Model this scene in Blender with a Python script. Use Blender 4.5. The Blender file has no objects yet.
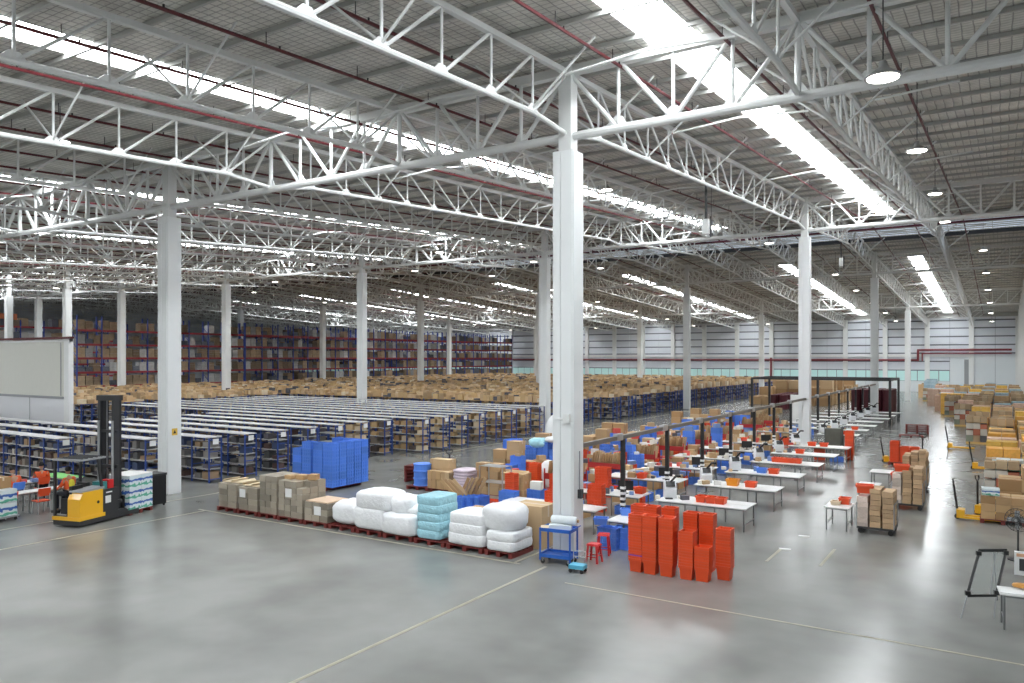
import bpy, math, random
from mathutils import Vector, Matrix, Euler
SC = bpy.context.scene
COL = SC.collection
PI = math.pi

# ---------------------------------------------------------------- camera, world, exposure
H = 5.43                       # eye height; the camera stands over the world origin
TH = math.radians(32.57)       # heading, left of +Y
F = 767.0                      # focal length in pixels of a 1024 wide frame
HZ = 358.0                     # row of the horizon
CT, ST = math.cos(TH), math.sin(TH)
cd = bpy.data.cameras.new('camera'); cam = bpy.data.objects.new('camera', cd); COL.objects.link(cam)
cam.location = (0, 0, H); cam.rotation_euler = (PI / 2, 0, TH)
cd.sensor_width = 36; cd.lens = 36 * F / 1024; cd.shift_y = (HZ - 341.5) / 1024; cd.clip_end = 600
SC.camera = cam
SC.view_settings.view_transform = 'Standard'; SC.view_settings.look = 'None'
SC.view_settings.gamma = 1; SC.view_settings.use_curve_mapping = False
SC.view_settings.exposure = 0.0
SC.cycles.max_bounces = 6; SC.cycles.diffuse_bounces = 4; SC.cycles.glossy_bounces = 3
SC.cycles.sample_clamp_indirect = 6
w = bpy.data.worlds.new('sky'); SC.world = w; w.use_nodes = True
bg = w.node_tree.nodes['Background']; bg.inputs[0].default_value = (0.95, 0.97, 1.0, 1); bg.inputs[1].default_value = 0.55
SKYLIGHT = 20.0
LAMP = 14.0


def W(px, py, z=0.0):
    """world point at height z under a pixel of the photograph (used once, to read positions off it)"""
    Z = (H - z) * F / (py - HZ); X = (px - 512) / F * Z
    return (X * CT - Z * ST, Z * CT + X * ST)


def XonY(px, Y):
    t = (px - 512) / F
    return (t * Y * CT - Y * ST) / (CT + t * ST)


# ---------------------------------------------------------------- materials
MATS = {}


def M(name, col, rough=.6, metal=0.0, var=0.0, scale=3.0, bump=0.0, emit=0.0, rnd=0.0, trans=0.0, coat=0.0):
    if name in MATS: return MATS[name]
    m = bpy.data.materials.new(name); m.use_nodes = True; nt = m.node_tree; N = nt.nodes; L = nt.links
    b = N['Principled BSDF']; b.inputs['Base Color'].default_value = (*col, 1)
    b.inputs['Roughness'].default_value = rough; b.inputs['Metallic'].default_value = metal
    if coat: b.inputs['Coat Weight'].default_value = coat
    if trans: b.inputs['Transmission Weight'].default_value = trans
    if emit:
        b.inputs['Emission Color'].default_value = (*col, 1); b.inputs['Emission Strength'].default_value = emit
    src = None
    if var or bump:
        tc = N.new('ShaderNodeTexCoord'); n = N.new('ShaderNodeTexNoise'); n.inputs['Scale'].default_value = scale
        n.inputs['Detail'].default_value = 4; L.new(tc.outputs['Object'], n.inputs['Vector'])
        if var:
            mr = N.new('ShaderNodeMapRange'); mr.inputs[3].default_value = 1 - var; mr.inputs[4].default_value = 1 + var
            L.new(n.outputs[0], mr.inputs[0]); src = mr.outputs[0]
        if bump:
            bp = N.new('ShaderNodeBump'); bp.inputs['Strength'].default_value = bump; bp.inputs['Distance'].default_value = .05
            L.new(n.outputs[0], bp.inputs['Height']); L.new(bp.outputs[0], b.inputs['Normal'])
    if rnd:
        oi = N.new('ShaderNodeObjectInfo'); mr = N.new('ShaderNodeMapRange'); mr.inputs[3].default_value = 1 - rnd; mr.inputs[4].default_value = 1 + rnd
        L.new(oi.outputs['Random'], mr.inputs[0])
        if src:
            mm = N.new('ShaderNodeMath'); mm.operation = 'MULTIPLY'; L.new(src, mm.inputs[0]); L.new(mr.outputs[0], mm.inputs[1]); src = mm.outputs[0]
        else: src = mr.outputs[0]
    if src:
        vm = N.new('ShaderNodeVectorMath'); vm.operation = 'SCALE'; vm.inputs[0].default_value = col
        L.new(src, vm.inputs['Scale']); L.new(vm.outputs[0], b.inputs['Base Color'])
    MATS[name] = m
    return m


def stuff_mat(name, cols, rough=.75, per_island=True):
    """colour picked per loose piece from a short list"""
    m = bpy.data.materials.new(name); m.use_nodes = True; N = m.node_tree.nodes; L = m.node_tree.links
    b = N['Principled BSDF']; b.inputs['Roughness'].default_value = rough
    if per_island: g = N.new('ShaderNodeNewGeometry'); out = g.outputs['Random Per Island']
    else: g = N.new('ShaderNodeObjectInfo'); out = g.outputs['Random']
    r = N.new('ShaderNodeValToRGB'); r.color_ramp.interpolation = 'CONSTANT'
    while len(r.color_ramp.elements) < len(cols): r.color_ramp.elements.new(.5)
    for i, c in enumerate(cols):
        r.color_ramp.elements[i].position = i / len(cols); r.color_ramp.elements[i].color = (*c, 1)
    L.new(out, r.inputs[0]); L.new(r.outputs[0], b.inputs['Base Color'])
    MATS[name] = m
    return m


def carton_mat():
    m = bpy.data.materials.new('cardboard'); m.use_nodes = True; N = m.node_tree.nodes; L = m.node_tree.links
    b = N['Principled BSDF']; b.inputs['Roughness'].default_value = .8
    oi = N.new('ShaderNodeObjectInfo'); r = N.new('ShaderNodeValToRGB')
    cs = [(.34, .20, .09), (.47, .29, .14), (.55, .37, .19), (.42, .26, .13), (.60, .44, .26)]
    while len(r.color_ramp.elements) < 5: r.color_ramp.elements.new(.5)
    for i, c in enumerate(cs): r.color_ramp.elements[i].position = i / 4.0; r.color_ramp.elements[i].color = (*c, 1)
    L.new(oi.outputs['Random'], r.inputs[0])
    tc = N.new('ShaderNodeTexCoord'); sp = N.new('ShaderNodeSeparateXYZ'); L.new(tc.outputs['Generated'], sp.inputs[0])
    d = N.new('ShaderNodeMath'); d.operation = 'SUBTRACT'; d.inputs[1].default_value = .5; L.new(sp.outputs[1], d.inputs[0])
    a = N.new('ShaderNodeMath'); a.operation = 'ABSOLUTE'; L.new(d.outputs[0], a.inputs[0])
    lt = N.new('ShaderNodeMath'); lt.operation = 'LESS_THAN'; lt.inputs[1].default_value = .06; L.new(a.outputs[0], lt.inputs[0])
    gt = N.new('ShaderNodeMath'); gt.operation = 'GREATER_THAN'; gt.inputs[1].default_value = .72; L.new(sp.outputs[2], gt.inputs[0])
    ml = N.new('ShaderNodeMath'); ml.operation = 'MULTIPLY'; L.new(lt.outputs[0], ml.inputs[0]); L.new(gt.outputs[0], ml.inputs[1])
    mx = N.new('ShaderNodeMix'); mx.data_type = 'RGBA'; mx.inputs['B'].default_value = (.62, .52, .38, 1)
    L.new(ml.outputs[0], mx.inputs['Factor']); L.new(r.outputs[0], mx.inputs['A']); L.new(mx.outputs['Result'], b.inputs['Base Color'])
    MATS['cardboard'] = m
    return m


def floor_mat():
    m = bpy.data.materials.new('polished_concrete'); m.use_nodes = True; N = m.node_tree.nodes; L = m.node_tree.links
    b = N['Principled BSDF']; b.inputs['Specular IOR Level'].default_value = .45
    tc = N.new('ShaderNodeTexCoord')
    n1 = N.new('ShaderNodeTexNoise'); n1.inputs['Scale'].default_value = .16; n1.inputs['Detail'].default_value = 2; n1.inputs['Distortion'].default_value = .8; n1.inputs['Roughness'].default_value = .6
    n2 = N.new('ShaderNodeTexNoise'); n2.inputs['Scale'].default_value = .9; n2.inputs['Detail'].default_value = 2
    L.new(tc.outputs['Object'], n1.inputs['Vector']); L.new(tc.outputs['Object'], n2.inputs['Vector'])
    ad = N.new('ShaderNodeMath'); ad.operation = 'ADD'; L.new(n1.outputs[0], ad.inputs[0])
    ml = N.new('ShaderNodeMath'); ml.operation = 'MULTIPLY'; ml.inputs[1].default_value = .35; L.new(n2.outputs[0], ml.inputs[0]); L.new(ml.outputs[0], ad.inputs[1])
    r = N.new('ShaderNodeValToRGB'); r.color_ramp.elements[0].position = .50; r.color_ramp.elements[0].color = (.165, .168, .156, 1)
    r.color_ramp.elements[1].position = .84; r.color_ramp.elements[1].color = (.262, .264, .25, 1)
    L.new(ad.outputs[0], r.inputs[0])
    L.new(r.outputs[0], b.inputs['Base Color'])
    mr = N.new('ShaderNodeMapRange'); mr.inputs[1].default_value = .35; mr.inputs[2].default_value = .65; mr.inputs[3].default_value = .215; mr.inputs[4].default_value = .243
    L.new(n2.outputs[0], mr.inputs[0]); L.new(mr.outputs[0], b.inputs['Roughness'])
    MATS['floor'] = m
    return m


def foil_mat():
    """foil insulation held up by wire netting: a fine grid and quilted relief"""
    m = bpy.data.materials.new('foil_insulation'); m.use_nodes = True; N = m.node_tree.nodes; L = m.node_tree.links
    b = N['Principled BSDF']; b.inputs['Roughness'].default_value = .5; b.inputs['Metallic'].default_value = .25
    tc = N.new('ShaderNodeTexCoord'); sp = N.new('ShaderNodeSeparateXYZ'); L.new(tc.outputs['Object'], sp.inputs[0])
    n = N.new('ShaderNodeTexNoise'); n.inputs['Scale'].default_value = 1.1; n.inputs['Detail'].default_value = 5; L.new(tc.outputs['Object'], n.inputs['Vector'])

    def wave(ax, step):
        a = N.new('ShaderNodeMath'); a.operation = 'MULTIPLY'; a.inputs[1].default_value = PI / step; L.new(sp.outputs[ax], a.inputs[0])
        j = N.new('ShaderNodeMath'); j.operation = 'MULTIPLY_ADD'; j.inputs[1].default_value = 1.1; L.new(n.outputs[0], j.inputs[0]); L.new(a.outputs[0], j.inputs[2])
        s = N.new('ShaderNodeMath'); s.operation = 'SINE'; L.new(j.outputs[0], s.inputs[0])
        c = N.new('ShaderNodeMath'); c.operation = 'ABSOLUTE'; L.new(s.outputs[0], c.inputs[0]); return c.outputs[0]
    x, y = wave(0, .27), wave(1, .2)
    mn = N.new('ShaderNodeMath'); mn.operation = 'MINIMUM'; L.new(x, mn.inputs[0]); L.new(y, mn.inputs[1])
    r = N.new('ShaderNodeMapRange'); r.inputs[2].default_value = .3; r.inputs[3].default_value = .36; r.inputs[4].default_value = 1.0; L.new(mn.outputs[0], r.inputs[0])  # grid lines darkened: wire plus the quilting's shade painted into the colour
    g = N.new('ShaderNodeMapRange'); g.inputs[1].default_value = .3; g.inputs[2].default_value = .7; g.inputs[3].default_value = .75; g.inputs[4].default_value = 1.15; L.new(n.outputs[0], g.inputs[0])
    mm = N.new('ShaderNodeMath'); mm.operation = 'MULTIPLY'; L.new(r.outputs[0], mm.inputs[0]); L.new(g.outputs[0], mm.inputs[1])
    vm = N.new('ShaderNodeVectorMath'); vm.operation = 'SCALE'; vm.inputs[0].default_value = (.66, .645, .60)
    L.new(mm.outputs[0], vm.inputs['Scale']); L.new(vm.outputs[0], b.inputs['Base Color'])
    bp = N.new('ShaderNodeBump'); bp.inputs['Strength'].default_value = .5; bp.inputs['Distance'].default_value = .06
    L.new(mn.outputs[0], bp.inputs['Height']); L.new(bp.outputs[0], b.inputs['Normal'])
    MATS['foil'] = m
    return m


floor_m = floor_mat(); foil = foil_mat(); card = carton_mat()
white = M('white_paint', (.78, .79, .78), .45, var=.04)
clad = M('white_cladding', (.80, .82, .82), .4, var=.03, scale=1.5)
steel = M('white_steel', (.72, .73, .72), .4)
purl = M('galvanised_purlin', (.46, .46, .44), .5, .3)
redpipe = M('dark_red_pipe', (.10, .010, .014), .5)
black = M('black', (.012, .012, .013), .45)
dgrey = M('dark_grey', (.032, .033, .035), .5)
mgrey = M('mid_grey', (.30, .31, .32), .5)
chrome = M('grey_steel', (.55, .56, .57), .3, .8)
blue = M('blue_plastic', (.10, .26, .80), .45, rnd=.14)
dblue = M('blue_upright', (.03, .07, .28), .4)
orange = M('orange_plastic', (.76, .08, .018), .42, rnd=.06)
redp = M('dark_red_pallet', (.17, .025, .02), .6, var=.3, scale=8)
red = M('red_plastic', (.60, .02, .02), .4)
yellow = M('forklift_yellow', (.85, .45, .02), .3, coat=.3)
topw = M('white_table_top', (.80, .80, .79), .3, var=.03)
legm = M('table_leg_steel', (.20, .21, .21), .4, .5)
sack = M('white_plastic_wrap', (.86, .87, .88), .45, var=.05, scale=9, bump=.5)
cyan = M('light_blue_wrap', (.38, .68, .78), .3, var=.22, scale=9, bump=.8)
greyb = M('wrapped_grey_carton', (.33, .29, .23), .35, var=.2, scale=14, rnd=.32, bump=.3)
shelfm = M('grey_shelf', (.45, .45, .43), .5)
boardw = M('shelf_top_white', (.56, .56, .57), .55, var=.08)
paper = M('paper_white', (.85, .85, .84), .7)
tan = M('tan_carton', (.55, .38, .20), .8, var=.15, scale=6, rnd=.25)
ylw = M('yellow_wrap', (.78, .48, .10), .4, var=.2, scale=8, rnd=.2, bump=.3)
skin_m = M('skin', (.45, .26, .17), .6)
hair_m = M('black_hair', (.015, .012, .01), .6)
shirt_o = M('orange_shirt', (.75, .10, .02), .7)
hivis = M('yellow_vest', (.80, .70, .05), .6)
trous = M('dark_trousers', (.02, .022, .03), .8)
linem = M('worn_yellow_line', (.33, .31, .23), .5, var=.25, scale=2)
st_shelf = stuff_mat('shelf_goods', [(.30, .20, .11), (.45, .30, .17), (.12, .11, .12), (.50, .42, .33), (.22, .07, .05), (.08, .10, .18), (.55, .53, .50), (.36, .25, .15)])
st_cart = stuff_mat('carton_goods', [(.52, .36, .19), (.60, .43, .25), (.46, .30, .15), (.66, .50, .31), (.55, .38, .2), (.40, .28, .16), (.70, .60, .45), (.58, .40, .2), (.5, .36, .22), (.10, .10, .12), (.62, .44, .26)])
st_rack = stuff_mat('rack_goods', [(.28, .20, .13), (.34, .32, .30), (.16, .11, .08), (.42, .40, .39), (.12, .13, .17), (.30, .22, .14), (.08, .08, .1)])


# ---------------------------------------------------------------- mesh builder
class MB:
    def __init__(s): s.v = []; s.f = []

    def add(s, vs, fs, mat4=None):
        k = len(s.v)
        s.v += [tuple(mat4 @ Vector(v)) for v in vs] if mat4 else [tuple(v) for v in vs]
        s.f += [tuple(i + k for i in f) for f in fs]; return s

    def box(s, c, d, rz=0, M4=None):
        x, y, z = [a / 2 for a in d]
        vs = [(-x, -y, -z), (x, -y, -z), (x, y, -z), (-x, y, -z), (-x, -y, z), (x, -y, z), (x, y, z), (-x, y, z)]
        fs = [(0, 3, 2, 1), (4, 5, 6, 7), (0, 1, 5, 4), (1, 2, 6, 5), (2, 3, 7, 6), (3, 0, 4, 7)]
        m = Matrix.Translation(c) @ (M4 if M4 else Matrix.Rotation(rz, 4, 'Z'))
        return s.add(vs, fs, m)

    def b(s, x0, x1, y0, y1, z0, z1): return s.box(((x0 + x1) / 2, (y0 + y1) / 2, (z0 + z1) / 2), (x1 - x0, y1 - y0, z1 - z0))

    def bar(s, p, q, a, bb=None, n=0):
        """beam from p to q: a x bb box section, or an n-gon of radius a"""
        p, q = Vector(p), Vector(q); d = q - p; L = d.length
        if L < 1e-6: return s
        z = d / L; up = Vector((0, 0, 1)) if abs(z.z) < .98 else Vector((0, 1, 0))
        x = up.cross(z).normalized(); y = z.cross(x)
        if n: ring = [(a * math.cos(2 * PI * i / n), a * math.sin(2 * PI * i / n)) for i in range(n)]
        else:
            bb = bb or a; ring = [(-a / 2, -bb / 2), (a / 2, -bb / 2), (a / 2, bb / 2), (-a / 2, bb / 2)]
        n = len(ring)
        vs = [p + x * u + y * v for u, v in ring] + [q + x * u + y * v for u, v in ring]
        fs = [(i, (i + 1) % n, (i + 1) % n + n, i + n) for i in range(n)] + [tuple(range(n))[::-1], tuple(range(n, 2 * n))]
        return s.add(vs, fs)

    def path(s, pts, r, n=8):
        for a, bq in zip(pts, pts[1:]): s.bar(a, bq, r, n=n)
        return s

    def lathe(s, prof, c=(0, 0, 0), n=16, axis='z'):
        vs = []; fs = []
        for r, z in prof:
            for i in range(n):
                a = 2 * PI * i / n; u, v = r * math.cos(a), r * math.sin(a)
                vs.append((c[0] + u, c[1] + v, c[2] + z) if axis == 'z' else ((c[0] + u, c[1] + z, c[2] + v) if axis == 'y' else (c[0] + z, c[1] + u, c[2] + v)))
        for k in range(len(prof) - 1):
            for i in range(n):
                j = (i + 1) % n; fs.append((k * n + i, k * n + j, (k + 1) * n + j, (k + 1) * n + i))
        fs.append(tuple(range(n))[::-1]); fs.append(tuple(range((len(prof) - 1) * n, len(prof) * n)))
        return s.add(vs, fs)

    def frust(s, z0, a0, b0, z1, a1, b1, c=(0, 0)):
        vs = [(c[0] + u * a / 2, c[1] + v * b_ / 2, z) for z, a, b_ in ((z0, a0, b0), (z1, a1, b1)) for u, v in ((-1, -1), (1, -1), (1, 1), (-1, 1))]
        return s.add(vs, [(0, 3, 2, 1), (4, 5, 6, 7), (0, 1, 5, 4), (1, 2, 6, 5), (2, 3, 7, 6), (3, 0, 4, 7)])

    def prism(s, pts, x0, x1, axis='x'):
        """outline of (u, z) points pushed along one axis"""
        n = len(pts)
        mk = (lambda t, u, z: (t, u, z)) if axis == 'x' else (lambda t, u, z: (u, t, z))
        vs = [mk(x0, u, z) for u, z in pts] + [mk(x1, u, z) for u, z in pts]
        return s.add(vs, [(i, (i + 1) % n, (i + 1) % n + n, i + n) for i in range(n)] + [tuple(range(n))[::-1], tuple(range(n, 2 * n))])

    def mesh(s, name, mat, smooth=False):
        me = bpy.data.meshes.new(name); me.from_pydata(s.v, [], s.f); me.materials.append(mat)
        if smooth: me.polygons.foreach_set('use_smooth', [True] * len(me.polygons))
        return me

    def obj(s, name, mat, parent=None, loc=(0, 0, 0), rz=0, smooth=False):
        return put(name, s.mesh(name, mat, smooth), parent, loc, rz)


KIDS = {}


def put(name, me, parent=None, loc=(0, 0, 0), rz=0, scale=None):
    if name == 'crate': name = 'blue_crate' if me.materials[0].name == 'blue_plastic' else 'orange_crate'
    o = bpy.data.objects.new(name, me); COL.objects.link(o); o.location = loc
    if rz: o.rotation_euler = (0, 0, rz)
    if scale: o.scale = scale
    if parent is not None:
        o.parent = parent; KIDS.setdefault(parent, []).append(o)
    return o


def tag(o, label, cat, group=None, kind=None):
    o['label'] = label; o['category'] = cat
    if group: o['group'] = group
    if kind: o['kind'] = kind
    return o


def thing(name, label, cat, loc=(0, 0, 0), rz=0, group=None, kind=None):
    return tag(put(name, None, None, loc, rz), label, cat, group, kind)


def dup(o, loc=None, rz=None, label=None, group=None, parent=None):
    c = o.copy(); COL.objects.link(c)
    if parent is not None: c.parent = parent; KIDS.setdefault(parent, []).append(c)
    if loc is not None: c.location = loc
    if rz is not None: c.rotation_euler = (0, 0, rz)
    if label: c['label'] = label
    if group: c['group'] = group
    for ch in KIDS.get(o, []): dup(ch, parent=c)
    return c


def struct(o, label=None, cat=None, group=None):
    o['kind'] = 'structure'
    if label: o['label'] = label; o['category'] = cat
    if group: o['group'] = group
    return o


def stuff(o): o['kind'] = 'stuff'; return o


ORD = ['first', 'second', 'third', 'fourth', 'fifth', 'sixth', 'seventh', 'eighth', 'ninth', 'tenth', 'eleventh', 'twelfth', 'thirteenth', 'fourteenth', 'fifteenth',
       'sixteenth', 'seventeenth', 'eighteenth', 'nineteenth', 'twentieth']

# ---------------------------------------------------------------- grid of the hall
X0, DX, Y0, DY = -10.03, -18.136, 18.55, 30.0
SX = DX / -3.0
YE, YR, YW = -11.45, 64.5, 138.55      # near eave, ridge, far wall
XL, XR = -152.0, 2.06


def rz_(y): return 13.50 + .055 * (y - Y0) if y <= YR else 13.50 + .055 * (YR - Y0) - .0493 * (y - YR)


# ---------------------------------------------------------------- floor
f = MB().b(XL, XR + .3, -25, YW + .3, -.3, 0).obj('floor', floor_m); struct(f, 'grey polished concrete warehouse floor', 'floor')


def line(name, p, q, wd, label, m=linem):
    struct(tag(MB().bar((*p, .002), (*q, .002), wd, .004).obj(name, m), label, 'floor line'))


line('floor_marking', (-23.9, -5), (-23.9, 17.2), .1, 'worn yellow floor line running past the forklift towards the pallets')
line('floor_marking', (-26.6, 2), (-26.6, 20.3), .1, 'worn yellow floor line passing under the forklift')
line('floor_marking', (-24.3, 17.15), (-10.7, 17.15), .09, 'worn yellow line along the front of the loaded pallets')
line('floor_marking', (-10.9, 17.15), (-10.9, 20), .09, 'worn yellow line beside the last loaded pallet and the column')
line('floor_marking', (-10.0, 2), (-10.0, 17.3), .09, 'faint yellow line running from the blue cart across the open floor')
line('floor_marking', (-8.9, 16.3), (1.5, 16.3), .07, 'faint yellow line across the floor before the orange tote stacks')
line('floor_marking', (-5.3, 20.9), (-5.3, 22.6), .08, 'short worn yellow line beside the nearest packing table')
line('floor_marking', (-4.0, 21.2), (-4.0, 23.3), .08, 'short worn yellow line before the loaded carton trolley')
line('floor_marking', (-27.0, 34), (-27.0, 90), .1, 'worn yellow line along the ends of the shelving rows')
for a, b_ in ((W(785, 549), 0.2), (W(804, 536), .21)):
    struct(tag(MB().box((a[0], a[1], .003), (.32, .16, .004), b_).obj('floor_marking', paper), 'white tape patch on the floor at the %s end of the short line' % ('near' if b_ == .2 else 'far'), 'floor mark'))

# ---------------------------------------------------------------- roof
ZT = .12


def slab(mb, x0, x1, y0, y1, off=0, th=ZT):
    ys = [y0] + ([YR] if y0 < YR < y1 else []) + [y1]
    for a, b_ in zip(ys, ys[1:]):
        za, zb = rz_(a) + off, rz_(b_) + off
        mb.add([(x0, a, za), (x1, a, za), (x1, b_, zb), (x0, b_, zb), (x0, a, za + th), (x1, a, za + th), (x1, b_, zb + th), (x0, b_, zb + th)],
               [(0, 3, 2, 1), (4, 5, 6, 7), (0, 1, 5, 4), (1, 2, 6, 5), (2, 3, 7, 6), (3, 0, 4, 7)])


STR = [-7.0, -19.1, -37.2, -55.3, -73.4, -91.5, -109.6]; SW = .62
RB0, RB1, RBX = 67.4, 71.6, -52.0
roof = MB(); edges = sorted([XL, XR + .4, RBX] + [s - SW for s in STR] + [s + SW for s in STR])
for a, b_ in zip(edges, edges[1:]):
    strip = any(abs((a + b_) / 2 - s) < SW for s in STR); band = (a + b_) / 2 > RBX
    if strip:
        slab(roof, a, b_, YE - .6, -9.5)
        if band: slab(roof, a, b_, 61.9, RB0); slab(roof, a, b_, RB1, 82.5)
        else: slab(roof, a, b_, 61.9, 82.5)
        slab(roof, a, b_, 136.6, YW + .3)
    else:
        if band: slab(roof, a, b_, YE - .6, RB0); slab(roof, a, b_, RB1, YW + .3)
        else: slab(roof, a, b_, YE - .6, YW + .3)
ceil = roof.obj('ceiling', foil); struct(ceil, 'roof lining of silver foil insulation behind wire netting', 'ceiling')
skyl = M('skylight_panel', (.93, .97, 1.0), .5, emit=SKYLIGHT)
bandm = M('ridge_glazing', (.60, .68, .78), .4, emit=1.0)
for n, s in enumerate(STR):
    t = thing('skylight', 'long white skylight strip in the roof, %s from the right wall' % ORD[n], 'skylight', kind='structure')
    for y0, y1 in ((-9.5, 61.9), (82.5, 136.6)):
        y = y0
        while y < y1 - .1:
            e = min(y + 6, y1); mb = MB(); slab(mb, s - SW, s + SW, y + .03, e - .03, .06, .03); mb.obj('pane', skyl, t); y = e
t = thing('ridge_window', 'bluish glazed band running across the roof beyond the ridge', 'skylight', kind='structure')
x = RBX
while x < XR:
    mb = MB(); slab(mb, x + .03, min(x + 3.02, XR + .4) - .03, RB0, RB1, .08, .03); mb.obj('pane', bandm, t); x += 3.0225
mb = MB()
for k in range(1, 6):
    y = RB0 + k * .7; mb.bar((RBX, y, rz_(y) + .04), (XR, y, rz_(y) + .04), .12, .1)
mb.obj('louvre_bars', purl, t)['kind'] = 'stuff'
mb = MB()
for k in range(80):
    y = YE + 1.0 + k * 1.875
    if y > YW - .3: break
    if RB0 < y < RB1: continue
    me = MB().bar((XL, y, rz_(y) - .07), (XR, y, rz_(y) - .07), .075, .12).obj('purlin', purl, ceil)
# ridge beams
struct(tag(MB().bar((XL, YR, rz_(YR) - .25), (XR, YR, rz_(YR) - .25), .3, .3).obj('ridge_beam', purl), 'grey ridge beam under the top of the roof', 'beam'))
struct(tag(MB().bar((XL, RB1 + .2, rz_(RB1) - .25), (XR, RB1 + .2, rz_(RB1) - .15), .2, .3).obj('ridge_beam', dgrey), 'dark beam along the far edge of the ridge glazing', 'beam'))


# ---------------------------------------------------------------- trusses
def gusset(mb, x, y, z, along, r):
    h = .16 if r > .06 else .1; wd = .3
    if along == 'y': mb.add([(x - .02, y - wd, z), (x - .02, y + wd, z), (x - .02, y + .1, z + h * 2), (x - .02, y - .1, z + h * 2), (x + .02, y - wd, z), (x + .02, y + wd, z), (x + .02, y + .1, z + h * 2), (x + .02, y - .1, z + h * 2)],
                            [(0, 1, 2, 3), (7, 6, 5, 4), (0, 4, 5, 1), (1, 5, 6, 2), (2, 6, 7, 3), (3, 7, 4, 0)])
    else: mb.add([(x - wd, y - .02, z), (x + wd, y - .02, z), (x + .1, y - .02, z + h * 2), (x - .1, y - .02, z + h * 2), (x - wd, y + .02, z), (x + wd, y + .02, z), (x + .1, y + .02, z + h * 2), (x - .1, y + .02, z + h * 2)],
                 [(0, 3, 2, 1), (7, 4, 5, 6), (0, 1, 5, 4), (1, 2, 6, 5), (2, 3, 7, 6), (3, 0, 4, 7)])


DT, DB, DBX = .26, 1.72, 2.02


def ytruss(y0, y1, fine, label, x, group):
    """light roof truss running along Y between two heavy cross trusses"""
    t = thing('roof_beam', label, 'truss', (x, y0, rz_(y0)), group=group, kind='structure')
    z = lambda y: rz_(y0 + y) - rz_(y0)
    Ln = y1 - y0; n = max(2, round(Ln / 1.875)); st = Ln / n; P = [i * st for i in range(n + 1)]
    tp = MB(); bt = MB(); q = 6 if fine else 4
    pts = [P[0], P[-1]] + ([YR - y0] if y0 < YR < y1 else [])
    pts.sort()
    for a, b_ in zip(pts, pts[1:]): tp.bar((0, a, z(a) - DT), (0, b_, z(b_) - DT), .14, .14)
    bp = sorted([(0, z(0) - DBX + .06), (P[1], z(P[1]) - DB), (P[-2], z(P[-2]) - DB), (P[-1], z(P[-1]) - DBX + .06)] + ([(YR - y0, z(YR - y0) - DB)] if y0 < YR < y1 else []))
    for a, b_ in zip(bp, bp[1:]): bt.bar((0, *a), (0, *b_), .07 if fine else .075, n=8 if fine else 4)
    tp.obj('top_chord', steel, t); bt.obj('bottom_chord', steel, t)
    wv, wd, gs, br = [], [], [], []
    for i in range(1, n):
        y = P[i]; wv.append(((0, y, z(y) - DT), (0, y, z(y) - DB)))
        gs.append((0, y, z(y) - DB))
        if i % 3 == 0 or i in (1, n - 1):
            for s in (-1, 1):
                br.append(((0, y, z(y) - DB + .1), (s * 1.75, y, z(y) - .2)))
            if i % 6 == 3:
                for s in (-1, 1): br.append(((s * .9, y, z(y) - DB + .75), (s * SX / 2, y, z(y) - DB + .9)))
    for i in range(n):
        a, b_ = P[i], P[i + 1]
        if i < n // 2: lo, hi = b_, a
        else: lo, hi = a, b_
        dz = DBX - .06 if lo in (P[0], P[-1]) else DB
        wd.append(((0, lo, z(lo) - dz), (0, hi, z(hi) - DT)))
    if fine:
        for p, r_ in wv: MB().bar(p, r_, .036, n=6).obj('web_vertical', steel, t)
        for p, r_ in wd: MB().bar(p, r_, .042, n=6).obj('web_diagonal', steel, t)
        for p, r_ in br: MB().bar(p, r_, .032, n=6).obj('brace', steel, t)
        mb = MB()
        for g in gs: gusset(mb, *g, 'y', .05)
        stuff(mb.obj('gusset_plates', steel, t))
    else:
        mb = MB()
        for p, r_ in wv + wd + br: mb.bar(p, r_, .07, .07)
        stuff(mb.obj('truss_web', steel, t))
    return t


def xtruss(i, y, fine, label, group, xa, xb):
    t = thing('cross_beam', label, 'truss', (xa, y, rz_(y)), group=group, kind='structure')
    Ln = xa - xb; nb = round(Ln / SX); n = nb * 4; st = Ln / n
    MB().bar((0, 0, -.22), (-Ln, 0, -.22), .22, .24).obj('top_chord', steel, t)
    MB().bar((0, 0, -DBX), (-Ln, 0, -DBX), .115, n=10 if fine else 6).obj('bottom_chord', steel, t)
    V, D, G = [], [], []
    for k in range(1, n):
        x = -k * st; V.append(((x, 0, -.22), (x, 0, -DBX), .075 if k % 4 == 0 else .05)); G.append((x, 0, -DBX))
    for k in range(n):
        a, b_ = -k * st, -(k + 1) * st
        hi, lo = (a, b_) if k % 4 < 2 else (b_, a)
        D.append(((hi, 0, -.22), (lo, 0, -DBX), .06))
    if fine:
        for p, q, r in V: MB().bar(p, q, r, n=8).obj('web_vertical', steel, t)
        for p, q, r in D: MB().bar(p, q, r, n=8).obj('web_diagonal', steel, t)
        mb = MB()
        for g in G: gusset(mb, *g, 'x', .1)
        stuff(mb.obj('gusset_plates', steel, t))
    else:
        mb = MB()
        for p, q, r in V + D: mb.bar(p, q, r * 1.8, r * 1.8)
        stuff(mb.obj('truss_web', steel, t))
    return t


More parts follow.
